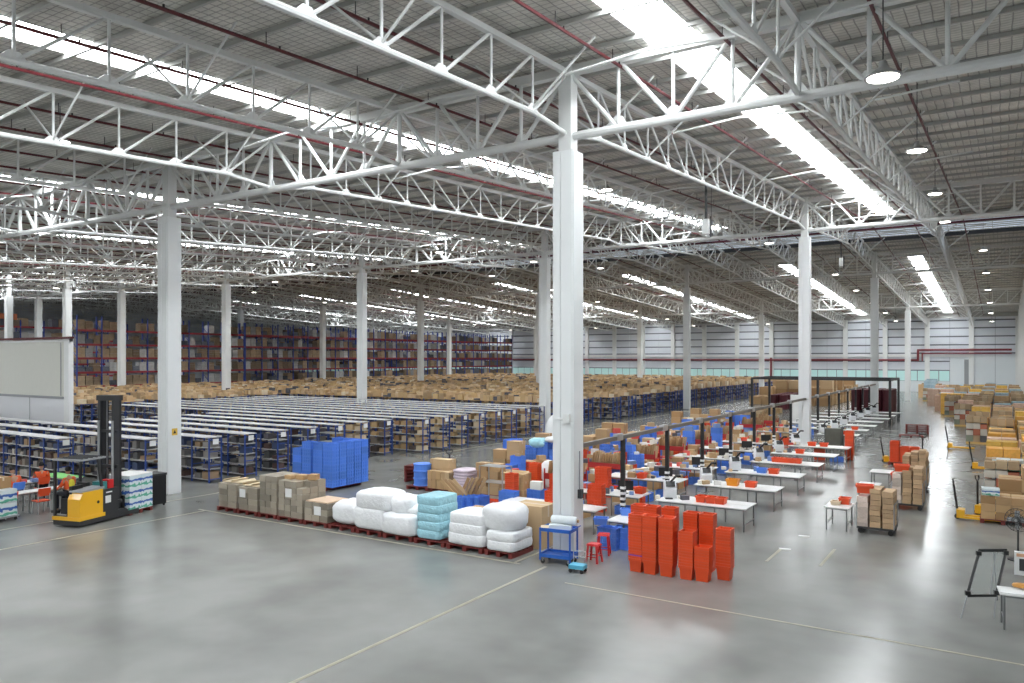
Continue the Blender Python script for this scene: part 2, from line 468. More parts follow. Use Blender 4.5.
spans = [(YE, Y0), (Y0, Y0 + 30), (Y0 + 30, Y0 + 60), (Y0 + 60, Y0 + 90), (Y0 + 90, Y0 + 120)]
for j, (a, b_) in enumerate(spans):
    G = 'light roof trusses running down the hall, %s span' % ORD[j]
    fine = coarse = None
    for k in range(-23, 2):
        x = X0 + SX * k
        if x > XR - .3 or x < XL: continue
        is_fine = (j == 0 and k >= -4) or (j == 1 and k >= -4)
        lab = 'white tubular roof truss running down the hall in the %s span from the near eave' % ORD[j]
        if is_fine:
            if fine is None: fine = ytruss(a, b_, True, lab, x, G)
            else: dup(fine, (x, a, rz_(a)))
        else:
            if coarse is None: coarse = ytruss(a, b_, False, lab, x, G)
            else: dup(coarse, (x, a, rz_(a)))
for j in range(0, 4):
    y = Y0 + 30 * j; proto = None
    for i in range(-1, 7):
        xa = X0 + DX * i; xb = X0 + DX * (i + 1)
        if i == -1: xa = X0 + SX * 2
        nm = {-1: 'right of the first column', 0: 'between the first and second columns'}.get(i)
        lab = 'heavy white cross truss on the %s column line, %s' % (ORD[j], nm or 'left of the %s column' % ORD[i])
        G = 'cross trusses on the %s column line' % ORD[j]
        if i <= 0 and j < 2 or i == -1: xtruss(i, y, j < 2, lab, G, xa, xb)
        elif proto is None: proto = xtruss(i, y, False, lab, G, xa, xb)
        else: dup(proto, (xa, y, rz_(y)), label=lab)

# ---------------------------------------------------------------- columns


def column(x, y, label, w_=.62, top=None):
    zt = (top or rz_(y) - 2.45); zr = rz_(y)
    t = thing('column', label, 'column', (x, y, 0), kind='structure')
    mb = MB().b(-w_ / 2, w_ / 2, -w_ / 2 + .02, w_ / 2, 0, zt)
    mb.obj('cladding', clad, t)
    MB().b(-w_ / 2 + .02, -.07, -w_ / 2 - .012, -w_ / 2 + .03, .02, zt - .02).obj('cladding_panel', clad, t)
    MB().b(-.05, w_ / 2 - .02, -w_ / 2 - .012, -w_ / 2 + .03, .02, zt - .02).obj('cladding_panel', clad, t)
    MB().b(w_ / 2 - .01, w_ / 2 + .02, -w_ / 2 + .03, w_ / 2 - .12, .02, zt - .04).obj('cladding_panel', clad, t)
    MB().b(-.19, .19, -.19, .19, zt - .1, zr - .02).obj('steel_post', steel, t)
    MB().b(-.3, .3, -.3, .3, 0.0, .06).obj('base_plate', mgrey, t)
    return t


RN = ['right-hand', 'second', 'third', 'fourth', 'fifth', 'sixth']
CN = ['nearest', 'second', 'third', 'fourth']
cols = {}
for i in range(6):
    for j in range(4):
        if j == 0 and i > 1: continue
        cols[i, j] = column(X0 + DX * i, Y0 + DY * j, 'white clad column, %s along the %s row of columns' % (CN[j] if j else 'nearest the camera', RN[i]))
column(-78.0, 40.3, 'white clad column rising behind the right end of the white office block', top=12.3)
column(-92.5, 41.5, 'white clad column behind the office block near the frame edge', top=12.3)
A = cols[0, 0]
MB().b(.06, .26, -.40, -.30, 3.68, 3.92).obj('socket_box', white, A)
MB().b(-.22, .02, -.36, -.31, 3.76, 3.79).obj('conduit', white, A)
MB().b(.33, .43, -.06, .1, 1.62, 1.86).obj('switch_box', dgrey, A)
MB().bar((.35, .02, 1.86), (.35, .02, 2.9), .018, n=6).obj('conduit', mgrey, A)
J = cols[1, 0]
MB().b(.335, .345, -.12, .12, 2.35, 2.62).obj('warning_sign', M('sign_yellow', (.75, .5, .08), .6), J)
MB().prism([(-.07, 2.42), (.07, 2.42), (0, 2.56)], .345, .35, 'x').obj('warning_symbol', black, J)
MB().bar((-.05, -.34, 3.7), (.3, -.34, 3.7), .015, n=6).obj('conduit', white, cols[1, 1])

# ---------------------------------------------------------------- red sprinkler pipes, under the purlins
sp = None; npipe = 0
for k in range(-22, 2):
    for s in (-1.6, 1.6):
        x = X0 + SX * k + s
        if x > XR - .4 or x < XL + 1: continue
        if sp is None:
            sp = thing('sprinkler_pipe', 'dark red sprinkler pipe running down the hall under the roof lining', 'pipe', (0, 0, 0), group='sprinkler pipes under the roof')
            z = lambda y: rz_(y) - .42
            MB().bar((0, YE, z(YE)), (0, YR, z(YR)), .042, n=6).bar((0, YR, z(YR)), (0, YW - .3, z(YW - .3)), .042, n=6).obj('pipe', redpipe, sp)
            mb = MB()
            for q in range(48):
                y = -9 + q * 3.0
                mb.bar((0, y, z(y)), (0, y, z(y) + .32), .012, n=5).bar((0, y + .4, z(y + .4) + .1), (0, y + .4, z(y + .4)), .025, n=5)
            stuff(mb.obj('hangers_and_sprinklers', dgrey, sp))
            sp.location.x = x
        else:
            o = dup(sp, (x, 0, 0)); m_ = round((XR - x) / SX * 2 - .5)
            o['m'] = m_
PS = sorted([o for o in COL.objects if o.name.startswith('sprinkler_pipe')], key=lambda o: -o.location.x)
for k, o in enumerate(PS[:20]): o['label'] = 'dark red sprinkler pipe under the roof, %s from the right wall' % ORD[k]; o['group'] = 'near sprinkler pipes'
for o in PS:
    if 'm' in o: del o['m']
y = 64.0
tag(MB().bar((-60, y, rz_(y) - .75), (XR, y, rz_(y) - .75), .09, n=8).obj('sprinkler_main_pipe', M('purple_red_pipe', (.10, .02, .035), .4)), 'thick dark red main pipe crossing the hall under the ridge', 'pipe')

# ---------------------------------------------------------------- pendant lamps
lampm = M('lamp_glow', (1, .95, .86), .5, emit=LAMP)
lp = thing('pendant_lamp', 'x', 'lamp', (0, 0, 0), group='high bay lamps under the roof')
MB().lathe([(.05, .30), (.07, .28), (.08, .18), (.24, .07), (.31, .03), (.31, .0), (.27, .0), (.26, .02), (.05, .06)], n=20).obj('reflector', M('lamp_reflector', (.35, .35, .35), .4, .5), lp, smooth=True)
MB().lathe([(.26, -.01), (.26, .01), (.1, .02)], n=20).obj('diffuser', lampm, lp)
MB().bar((0, 0, .33), (0, 0, 1.75), .012, n=5).obj('cord', dgrey, lp)
LP = []
for px, py, Yg in ((313, 70, 15.4), (883, 78, 15), (917, 151, 26), (935, 194, 38), (945, 222, 50), (130, 211, 25.5), (498, 146, 25.4), (607, 190, 35.6), (60, 142, 12)):
    LP.append((XonY(px, Yg), Yg, py))
first = True
nm = ['hanging at upper left before the foil roof', 'hanging above the right aisle, largest of its row', 'second in the row over the right aisle', 'third in the row over the right aisle', 'fourth in the row over the right aisle',
      'hanging beside the second nearest column', 'hanging just left of the tall nearest column', 'hanging just right of the tall nearest column', 'under the truss near the left frame edge']
for (x, y, py), n_ in zip(LP, nm):
    Z = -x * ST + y * CT; z = H + (HZ - py) * Z / F; o = lp if first else dup(lp); first = False
    o.location = (x, y, z); o['label'] = 'round white pendant lamp ' + n_
    if 'group' in o: del o['group']
    c = KIDS[o][2]
    L_ = max(.4, rz_(y) - .2 - z - .33); c.scale = (1, 1, L_ / 1.42); c.location = (0, 0, .33 - .33 * L_ / 1.42)
for bx in (-1.2, -13, -31.2, -43.3, -61.4, -79.5):
    for k in range(1, 16):
        y = 16 + 12.0 * k + (4 if bx > -2 else 0)
        if bx > -2 and y < 58: continue
        if bx == -13 and y < 40: continue
        if bx < -13 and y < 30: continue
        if y > 134: continue
        o = dup(lp, (bx, y, rz_(y) - 2.3), label='small round pendant lamp in the far rows under the roof', group='far pendant lamps'); KIDS[o][2].scale = (1, 1, 1.25); KIDS[o][2].location = (0, 0, -.08)

# ---------------------------------------------------------------- walls
wallp = M('wall_panel', (.70, .73, .78), .5, var=.04, scale=.5)
walll = M('wall_plain', (.74, .78, .80), .5, var=.03, scale=.5)
zt = rz_(YW)
MBw = MB().b(XL, XR + .3, YW + .15, YW + .3, 0, zt + .3); wb = MBw.obj('wall_back', M('wall_joint', (.16, .17, .20), .6)); struct(wb, 'far grey panelled warehouse wall with white pilasters', 'wall')
k = 0; x = XL
lev = [3.45, 4.9, 6.2, 7.5, 8.8, 10.1, 11.3, zt]
while x < XR:
    x1 = min(x + SX, XR)
    for a, b_ in zip(lev, lev[1:]):
        if x >= X0 and b_ < 6.1: continue
        MB().b(x + .02, x1 - .02, YW + .06, YW + .15, a + .1, b_ - .1).obj('wall_panel', wallp, wb)
    MB().b(x + .02, x1 - .02, YW + .02, YW + .15, 0, 1.75 if x < X0 else 5.9).obj('lower_panel', walll, wb)
    x = x1
glz = M('greenish_glazing', (.42, .62, .60), .3, emit=.35)
x = XL; n = 1
wt = thing('window_1', 'long greenish window band low in the far wall', 'window', kind='structure')
while x < X0 - .5:
    for q in range(4): MB().b(x + q * SX / 4 + .05, x + (q + 1) * SX / 4 - .05, YW + .08, YW + .15, 1.8, 3.4).obj('pane', glz, wt)
    x += SX
for k in range(-23, 3):
    x = X0 + SX * k
    if x < XL: continue
    struct(tag(MB().b(x - .35, x + .35, YW - .35, YW + .1, 0, zt - .3).obj('wall_pilaster', white), 'white pilaster on the far wall', 'pilaster', 'far wall pilasters'))
struct(tag(MB().b(XL, X0 + SX, YW - .2, YW + .05, 5.6, 6.0).obj('wall_trim', white), 'white ledge beam along the far wall', 'beam'))
struct(tag(MB().b(XL, XR, YW - .6, YW + .05, zt - .6, zt).obj('wall_beam', purl), 'grey eave beam at the top of the far wall', 'beam'))
t = thing('wall_pipe', 'thick dark red pipe stepping up along the far wall', 'pipe')
rp = M('wall_red_pipe', (.22, .03, .04), .45)
yq = YW - .5; xa = XonY(918, yq)
MB().bar((XL + 1, yq, 5.1), (xa, yq, 5.1), .16, n=8).obj('lower_run', rp, t)
MB().bar((xa, yq, 4.95), (xa, yq, 6.75), .16, n=8).bar((xa + .6, yq, 4.95), (xa + .6, yq, 6.2), .1, n=8).obj('riser', rp, t)
MB().bar((xa - .1, yq, 6.7), (XR - .8, yq, 6.7), .16, n=8).bar((xa + .5, yq, 6.15), (XR - .8, yq, 6.15), .1, n=8).obj('upper_run', rp, t)
MB().bar((XonY(771, yq), yq, 1.5), (XonY(771, yq), yq, 5.5), .16, n=8).obj('down_pipe', rp, t)
wr = MB().b(XR, XR + .3, YE, YW + .3, 0, rz_(YR) + .3).obj('wall_right', walll); struct(wr, 'pale panelled wall along the right side of the hall', 'wall')
for k in range(24):
    y = YE + k * 6.25
    MB().b(XR - .12, XR + .05, y - .2, y + .2, 0, rz_(min(y, YW)) - .2).obj('wall_pilaster', white, wr)
struct(MB().b(XL - .3, XL, YE, YW + .3, 0, rz_(YR) + .3).obj('wall_left', wallp), 'far left wall of the hall', 'wall')
door = MB().b(XonY(968, YW) - .5, XonY(968, YW) + .5, YW - .05, YW + .05, 0, 5.2).obj('door_1', mgrey); struct(door, 'tall narrow grey door in the far wall at the right', 'door')
# ================================================================ office block, left
YO = 22.7; XO = XonY(69.5, YO)
ob = thing('office_block', 'white two storey office block standing behind the forklift', 'office', (0, 0, 0), kind='structure')
cream = M('cream_panel', (.66, .66, .60), .5, var=.03); wpan = M('white_panel', (.72, .73, .75), .4)
MB().b(XO - 34, XO - .6, YO, YO + .2, 3.2, 6.35).obj('upper_wall', cream, ob)
MB().b(XO - 34, XO - .12, YO - .02, YO + .2, 0, 3.15).obj('lower_wall', wpan, ob)
MB().b(XO - .5, XO, YO - .05, YO + .22, 0, 6.5).obj('corner_post', white, ob)
MB().b(XO - .92, XO - .86, YO - .03, YO, 3.3, 6.3).obj('edge_strip', mgrey, ob)
MB().b(XO - 34, XO - .6, YO - .05, YO, 3.12, 3.26).obj('ledge', mgrey, ob)
for k in range(9): MB().b(XO - .6 - 3.75 * (k + 1), XO - .56 - 3.75 * (k + 1), YO - .04, YO, 0, 3.12).obj('panel_joint', mgrey, ob)
MB().b(XO - 34, XO + .3, YO - .1, YO + .1, 6.5, 6.62).obj('red_edge_rail', redpipe, ob)
MB().b(XO - 34, XO, YO, YO + .2, 6.35, 6.48).obj('roof_slab', white, ob)

# ================================================================ shelving rows with white top boards
rnd = random.Random(4)
st_dark = stuff_mat('dark_goods', [(.07, .07, .08), (.12, .11, .12), (.20, .19, .18), (.10, .06, .05), (.26, .24, .22), (.05, .07, .14), (.28, .19, .11), (.09, .09, .09)], per_island=False)
st_dark2 = stuff_mat('dark_goods_heap', [(.07, .07, .08), (.12, .11, .12), (.20, .17, .15), (.14, .08, .06), (.26, .22, .18), (.05, .07, .14), (.30, .20, .11), (.42, .38, .34)])
st_tan = stuff_mat('tan_goods', [(.50, .34, .17), (.42, .28, .14), (.58, .43, .25), (.12, .09, .08), (.36, .22, .12), (.62, .50, .34), (.25, .2, .16)], per_island=False)
BAY = 1.2; DEP = .62; HT = 1.95
upm = MB()
for s in (-1, 1): upm.bar((0, s * DEP / 2, 0), (0, s * DEP / 2, HT), .055, .05)
for z in (.15, .75, 1.35, 1.85): upm.b(-.015, .015, -DEP / 2, DEP / 2, z - .02, z + .02)
up_me = upm.mesh('upright', dblue)
cart_me = MB().box((0, 0, .5), (1, 1, 1)).mesh('carton', card)
dk_me = MB().box((0, 0, .5), (1, 1, 1)).mesh('shelf_carton', st_dark); tn_me = MB().box((0, 0, .5), (1, 1, 1)).mesh('shelf_carton', st_tan)
panel_me = MB().b(-.012, .012, -.14, .14, HT - .28, HT - .05).mesh('row_label', paper)
cartons_used = [0]


def carton(x, y, z, sx, sy, sz, rz=0, label=None, group=None):
    o = put('carton', cart_me, None, (x, y, z), rz, (sx, sy, sz)); return tag(o, label, 'carton', group)


def shelf_row(y, xr, xl, label, DEP=DEP, um=None, tops=True, fine=True, goods=st_shelf, ht=HT, group=None, fill=.75):
    t = thing('shelving_row', label, 'shelving', (xr, y, 0), group=group)
    Ln = xr - xl; n = int(Ln / BAY); Ln = n * BAY
    if tops: MB().b(-Ln, 0, -DEP / 2 - .03, DEP / 2 + .03, ht, ht + .035).obj('top_board', boardw, t)
    for z in (.12, .58, 1.04, 1.5): MB().b(-Ln, -.02, -DEP / 2, DEP / 2, z, z + .035).obj('shelf', shelfm, t)
    ind = min(n + 1, 22 if fine else 2)
    for k in range(ind): put('upright', um or up_me, t, (-k * BAY, 0, 0))
    if n + 1 > ind:
        mb = MB()
        for k in range(ind, n + 1):
            for s in (-1, 1): mb.bar((-k * BAY, s * DEP / 2, 0), (-k * BAY, s * DEP / 2, HT), .055, .05)
        stuff(mb.obj('upright_frames', dblue, t))
    if tops: put('row_label', panel_me, t, (.035, 0, 0))
    mb = MB(); r = random.Random(int(y * 10))
    for z in (.155, .615, 1.075, 1.535):
        x = -2.4 if fine else -.05
        while x > -Ln + .4:
            wd = r.uniform(.16, .42)
            if r.random() < fill:
                for s in ((-1, 1) if r.random() < .6 else (-1,)):
                    dp = r.uniform(.18, .28); h = r.uniform(.12, .34)
                    mb.box((x - wd / 2, s * (DEP / 2 - dp / 2 - .02), z + h / 2), (wd * .92, dp, h), 0)
            x -= wd + r.uniform(0, .12)
    stuff(mb.obj('stored_goods', goods, t))
    if fine:
        for z in (.155, .615, 1.075, 1.535):
            for k in range(4):
                h = r.uniform(.16, .33)
                if r.random() < .85:
                    o = put('shelf_carton', dk_me if y < 29 else tn_me, None, (xr - .3 - k * .58, y - .02, z), 0, (r.uniform(.3, .46), r.uniform(.40, .54), h))
                    tag(o, 'small carton or bag on the aisle end, %s' % label.split(', ')[-1], 'carton', 'goods on the aisle end, ' + label.split(', ')[-1])
    return t


rows = [(-2, 17.5, -34.0), (-1, 19.35, -30.6)] + [(i, 21.25 + 1.87 * i, -28.95 if i < 7 else -27.75) for i in range(15)]
for i, y, xr in rows:
    if abs(y - 18.55) < 1 and xr > -29: continue
    if i < 0: xl = -58
    elif i < 1: xl = -60
    elif i < 6: xl = XO + .5
    else: xl = -57
    lab = ('blue shelving row with white top board, ' + {-2: 'just behind the forklift cab', -1: 'just behind the forklift mast'}.get(i, '%s row beyond the second column' % ORD[i]))
    shelf_row(y, xr, xl, lab, goods=st_dark2)
# the further block, cartons piled on top of every row
FARROWS = []
upm = MB()
for s in (-1, 0, 1): upm.bar((0, s * .8, 0), (0, s * .8, HT), .08, .08)
for z in (.12, .58, 1.04, 1.5, 1.9): upm.b(-.015, .015, -.8, .8, z, z + .04)
up2_me = upm.mesh('upright', dblue)
for i in range(-6, 21):
    y = 52.4 + 3.4 * i
    if y > 122: break
    xr = -58.4 if i < 0 else (-30.0 if y < 62 else -28.9)
    if abs(y - 78.55) < 1.4 or abs(y - 108.55) < 1.4: xr = -29.3
    t = shelf_row(y, xr, -84, 'blue shelving row heaped with brown cartons, %s row of the far block' % (('left-hand ' + ORD[i + 6]) if i < 0 else ORD[i] if i < 20 else 'last'), DEP=1.6, um=up2_me, tops=False, fine=False, goods=st_dark2, fill=.9)
    mb = MB(); r = random.Random(i); x = -.1; LX = xr + 84
    while x > -LX + .5:
        wd = r.uniform(.25, .6); h = r.uniform(.12, .5) + (.2 if y > 75 else 0)
        for s in (-.55, 0, .55):
            h = r.uniform(.12, .55) + (.15 if y > 75 else 0)
            if r.random() < .9: mb.box((x - wd / 2 + r.uniform(-.08, .08), s + r.uniform(-.06, .06), HT + .02 + h / 2), (wd * .95, r.uniform(.35, .55), h), r.uniform(-.12, .12))
        x -= wd
    mb.b(-LX + .6, 0, -.8, .8, HT - .03, HT + .02)
    stuff(mb.obj('carton_heap', st_cart, t))

# ================================================================ pallet racking along the left, several levels
LV = [2.3, 3.9, 5.5, 7.05, 8.65]
rackm_r = M('rack_beam_red', (.26, .02, .03), .5); rackm_b = M('rack_upright_blue', (.03, .06, .30), .5)
ru = MB()
for s in (0, 1.1): ru.bar((0, -.0, 0), (0, 0, 10.2), .12, .12) if s == 0 else ru.bar((-s, 0, 0), (-s, 0, 10.2), .12, .12)
for k in range(9): ru.bar((0, 0, .5 + k), (-1.1, 0, 1.4 + k), .05, .05)
ru_me = ru.mesh('upright_frame', rackm_b)
BY = 2.8
beam_me = MB().b(-.05, .05, .06, BY - .06, -.24, 0).mesh('beam', rackm_r)
load_me = []
for k in range(4):
    r = random.Random(k); mb = MB().b(-1.0, 0, -.42, .42, 0, .12)
    hh = .98 + .07 * k * (1 if k < 3 else -2)
    for a in range(2):
        for c in range(3):
            z0 = .12 + c * (hh - .12) / 3
            mb.b(-.98, -.02, -.4 + a * .4, -.4 + a * .4 + .385, z0, z0 + (hh - .12) / 3 - .015)
    load_me.append(mb)
loadmats = [M('load_brown', (.24, .17, .11), .7, var=.4, scale=3, rnd=.5), M('load_pale', (.42, .42, .42), .5, var=.35, scale=3, rnd=.4), M('load_tan', (.30, .22, .14), .7, var=.4, scale=3, rnd=.5), M('load_grey', (.10, .11, .14), .6, var=.4, scale=3, rnd=.5)]
load_me = [m.mesh('pallet_load', q) for m, q in zip(load_me, loadmats)]
nload = 0


def rack_run(x, y0, nb, label, lv=LV, top=True, ind=True):
    global nload
    t = thing('pallet_rack', label, 'rack', (x, y0, 0))
    for k in range(nb + 1): put('upright_frame', ru_me, t, (0, k * BY, 0))
    for k in range(nb):
        for z in lv: put('beam', beam_me, t, (.02, k * BY, z))
    mbs = [MB() for _ in range(1)]
    r = random.Random(int(x * 7 + y0))
    for k in range(nb):
        for z in [0.02] + lv:
            if z < 1 and ind: pass
            for s in range(3):
                if z == lv[-1] and r.random() < .35: continue
                if r.random() < .08: continue
                yy = y0 + k * BY + .52 + s * .88
                if ind and z > 2 and nload < 300:
                    nload += 1
                    tag(put('pallet_load', r.choice(load_me), None, (x - .02, yy, z), r.uniform(-.02, .02)), 'wrapped pallet load, %s level, %s' % (ORD[lv.index(z)], label.split(', ')[-1]), 'pallet load', 'pallet loads on the %s level, %s' % (ORD[lv.index(z)], label.split(', ')[-1]))
                else:
                    hh = r.uniform(.7, 1.1)
                    mbs[0].b(-1.0, 0, yy - y0 - .4, yy - y0 + .4, z, z + hh)
    stuff(mbs[0].obj('stored_loads', st_rack, t))


for q, (y0, nb) in enumerate(((46, 8), (68.6, 8), (91.2, 8), (113.8, 8))):
    rack_run(-87, y0, nb, 'tall red and blue pallet racking full of loads, %s run from the office block' % ORD[q])
rack_run(-104, 34, 10, 'tall red and blue pallet racking seen over the office block roof', lv=[3.1, 4.7, 6.3, 7.85, 9.45], ind=False)
rack_run(-91.5, 72, 22, 'deeper run of tall racking behind the front racking', ind=False)
for k in range(5):
    tag(MB().box((0, 0, .75), (1.1, 1.1, 1.5)).obj('carton_bale', M('red_brown_bale', (.55, .16, .07), .7, var=.2), None, (-104.6, 41.5 + k * 1.4, 9.47)), 'red-brown bale on the top level of the racking over the office roof', 'carton', 'red-brown bales over the office roof')

# ================================================================ pallets and the front row of loads


def pallet(label, loc, rz=0, group=None, L_=1.12, D_=1.1, m=redp):
    t = thing('pallet', label, 'pallet', loc, rz, group)
    me = MB().b(-L_ / 2, L_ / 2, -.05, .05, 0, .022).mesh('deck_board', m)
    for k in range(6): put('deck_board', me, t, (0, -D_ / 2 + .05 + k * (D_ - .1) / 5, .118))
    for x in (-L_ / 2 + .07, 0, L_ / 2 - .07): MB().b(-.06, .06, -D_ / 2, D_ / 2, 0, .118).obj('bearer', m, t, (x, 0, 0))
    return t


PZ = .14
YP = 18.0
bounds = [216, 236, 257, 276, 302, 327, 354.5, 381.5, 412.5, 445, 483, 513]
px_ = [XonY(b_, 17.43) for b_ in bounds]
pn = ['leftmost of the front row, under a low grey carton stack', 'second of the front row, under a low grey carton stack', 'third of the front row, under tall shrink-wrapped cartons',
      'fourth of the front row, under the noted tall cartons', 'fifth of the front row, under the low carton stack with a pale lid', 'sixth of the front row, under a small white bag',
      'seventh of the front row, under large white bags', 'eighth of the front row, under slumped white bags', 'under the light blue wrapped bales', 'beside the light blue bales, under white foam bales', 'last of the front row, under lumpy white bags']
for k in range(11):
    cx = (px_[k] + px_[k + 1]) / 2; L_ = px_[k + 1] - px_[k] - .06
    pallet('red pallet, ' + pn[k], (cx, YP, 0), L_=L_, D_=1.12)


def soft(name, mat, label, loc, dims, seed, lump=.06, pw=3.0, rz=0, cat='bag', group=None, n=14):
    """a soft filled shape: superellipsoid with lumps, flat underneath"""
    r = random.Random(seed); ph = [r.uniform(0, 6.28) for _ in range(9)]; fr = [r.uniform(2, 7) for _ in range(9)]
    vs = []; fs = []; m = n * 2

    def sp(c, e): return math.copysign(abs(c) ** e, c)
    e = 2 / pw
    for i in range(n + 1):
        v = -PI / 2 + PI * i / n
        for j in range(m):
            u = 2 * PI * j / m
            x = sp(math.cos(v), e) * sp(math.cos(u), e); y = sp(math.cos(v), e) * sp(math.sin(u), e); z = sp(math.sin(v), e)
            d = 1 + lump * (math.sin(fr[0] * x + ph[0]) * math.sin(fr[1] * y + ph[1]) + math.sin(fr[2] * y * 1.7 + ph[2]) * math.sin(fr[3] * z + ph[3]) * .7 + .5 * math.sin(9 * x + 11 * z + ph[4]) * math.sin(8 * y + ph[5]))
            z2 = z * d if z > 0 else max(z, -1)
            vs.append((x * d * dims[0] / 2, y * d * dims[1] / 2, (z2 + 1) * dims[2] / 2))
    for i in range(n):
        for j in range(m): fs.append((i * m + j, i * m + (j + 1) % m, (i + 1) * m + (j + 1) % m, (i + 1) * m + j))
    o = MB().add(vs, fs).obj(name, mat, None, loc, rz, smooth=True)
    return tag(o, label, cat, group)


def grid_boxes(x0, x1, y0, y1, z0, nx, ny, nz, h, me, label, cat, group, name='carton', jit=.01, hollow=True, seed=0, miss=0):
    r = random.Random(seed); sx = (x1 - x0) / nx; sy = (y1 - y0) / ny
    for k in range(nz):
        for i in range(nx):
            for j in range(ny):
                if hollow and 0 < i < nx - 1 and 0 < j < ny - 1 and k < nz - 1: continue
                if k == nz - 1 and r.random() < miss: continue
                o = put(name, me, None, (x0 + (i + .5) * sx + r.uniform(-jit, jit), y0 + (j + .5) * sy + r.uniform(-jit, jit), z0 + k * h), 0, (sx * .94, sy * .94, h * .96))
                tag(o, label, cat, group)


gc_me = MB().box((0, 0, .5), (1, 1, 1)).mesh('wrapped_carton', greyb)
tan_me = MB().box((0, 0, .5), (1, 1, 1)).mesh('tan_carton', tan)
y0, y1 = YP - .52, YP + .54


def P(k, off=.05): return px_[k] + off, px_[k + 1] - off


for k, nx, ny, nz, h in ((0, 2, 2, 4, .21), (1, 2, 2, 4, .2), (2, 3, 2, 6, .215), (3, 4, 3, 6, .20), (4, 3, 2, 3, .2)):
    a, b_ = P(k)
    grid_boxes(a, b_, y0, y1, PZ, nx, ny, nz, h, gc_me, 'shrink-wrapped grey-brown carton stacked on the %s' % ['leftmost pallet of the front row', 'second pallet of the front row', 'third pallet, tall stack', 'fourth pallet, tall stack', 'fifth pallet, low stack'][k],
               'carton', 'wrapped cartons on the %s pallet of the front row' % ORD[k], name='wrapped_carton', seed=k, miss=0 if k != 3 else .2)
# open carton tops, notes and a pale lid
for k, z in ((0, .98), (1, .94)):
    a, b_ = P(k)
    for s in range(2):
        m_ = MB(); cx = a + (b_ - a) * (.27 + .46 * s)
        for d in ((-.22, 0, .02, .6), (.22, 0, .02, .6)): m_.box((d[0] * .95, 0, .06), (.12, .7, .015), 0, Matrix.Rotation(d[0] * 2.6, 4, 'Y'))
        m_.b(-.22, .22, -.36, .36, 0, .02)
        tag(m_.obj('carton_flaps', M('pale_cardboard', (.66, .55, .38), .8, var=.1), None, (cx, YP, z + .015)), 'pale open carton lid lying on the %s low stack, %s half' % (ORD[k], 'left' if s == 0 else 'right'), 'cardboard')
for (k, u, z, n_) in ((1, .25, .72, 'second low stack'), (3, .45, .95, 'tall fourth stack'), (4, .6, .5, 'low fifth stack')):
    a, b_ = P(k)
    tag(MB().b(-.15, .15, -.006, .006, -.14, .14).obj('paper_note', paper, None, (a + (b_ - a) * u, y0 - .016, z)), 'white paper note stuck on the front of the %s' % n_, 'note')
a, b_ = P(4); tag(MB().box((0, 0, .02), (b_ - a - .1, .95, .04)).obj('cardboard_cover', M('pinkish_card', (.68, .50, .36), .8), None, ((a + b_) / 2, YP, PZ + .605)), 'pale pinkish cardboard lid on the low fifth stack', 'cardboard')
a, b_ = P(3)
for q in range(3): carton(a + .15 + q * .42, YP - .1 + .12 * q, PZ + 1.205, .3, .3, .12 + .03 * q, .2 * q, 'small loose carton on top of the tall fourth stack, %s from the left' % ORD[q])
carton(px_[1] + .5, YP + 1.2, 0, .9, .8, 1.15, 0, 'brown carton standing behind the second front pallet'); carton(px_[5] + .4, YP + 1.3, 0, 1.0, .8, .75, 0, 'brown carton standing behind the small white bag')
carton(px_[9] + .1, YP + 1.2, 0, 1.0, .7, .85, 0, 'brown carton behind the light blue bales'); carton(px_[10] + .6, YP + 1.15, 0, 1.0, .8, 1.2, 0, 'tall brown carton behind the lumpy white bags'); carton(px_[10] - .35, YP + 1.2, 0, .8, .8, 1.0, 0, 'open brown carton between the foam bales and the lumpy bags')
# white bags and wrapped bales
a, b_ = P(5, -.02); soft('wrapped_bag', sack, 'small rounded white plastic bag, sixth load of the front row', ((a + b_) / 2, YP, PZ), (b_ - a, 1.15, .76), 1, .04, 3)
a, b_ = P(6, -.03)
soft('wrapped_bag', sack, 'large white bag lying under another on the seventh pallet', ((a + b_) / 2, YP, PZ), (b_ - a + .16, 1.18, .72), 2, .02, 6)
soft('wrapped_bag', sack, 'large white bag on top of another on the seventh pallet', ((a + b_) / 2 + .05, YP, PZ + .56), (b_ - a + .2, 1.14, .64), 3, .03, 4.5)
a, b_ = P(7, -.02)
soft('wrapped_bag', sack, 'white bag at the bottom of the slumped heap on the eighth pallet', ((a + b_) / 2, YP - .05, PZ), (b_ - a + .06, 1.22, .62), 4, .03, 6)
soft('wrapped_bag', sack, 'slumped white bag at the upper left of the eighth pallet', (a + .42, YP + .1, PZ + .46), (1.0, 1.0, .66), 5, .06, 2.6)
soft('wrapped_bag', sack, 'low white bag at the right of the eighth pallet', (b_ - .36, YP + .15, PZ + .46), (.75, .85, .4), 6, .05, 2.5)
a, b_ = P(8, .06)
for q in range(5): soft('wrapped_bale', cyan, 'light blue wrapped bale, %s from the bottom of its stack' % ORD[q], (a + .42 + .02 * (q % 2), YP, PZ + .245 * q), (.84, 1.02, .29), 10 + q, .015, 8, cat='bale')
a, b_ = P(9, .03)
for q in range(3): soft('foam_bale', sack, 'white wrapped foam bale, %s from the bottom beside the blue bales' % ORD[q], ((a + b_) / 2, YP, PZ + .28 * q), (b_ - a + .02 - .04 * q, 1.14 - .04 * q, .36), 20 + q, .015, 7, cat='bale')
a, b_ = P(10, .03)
for q in range(2): soft('foam_bale', sack, 'white wrapped foam bale, %s under the lumpy white bag' % ORD[q], ((a + b_) / 2 + .02, YP, PZ + .24 * q), (b_ - a, 1.14, .31), 30 + q, .018, 7, cat='bale')
soft('wrapped_bag', sack, 'big lumpy white bag on the last pallet of the front row', ((a + b_) / 2 - .1, YP, PZ + .47), (1.2, 1.08, .78), 34, .08, 2.8)

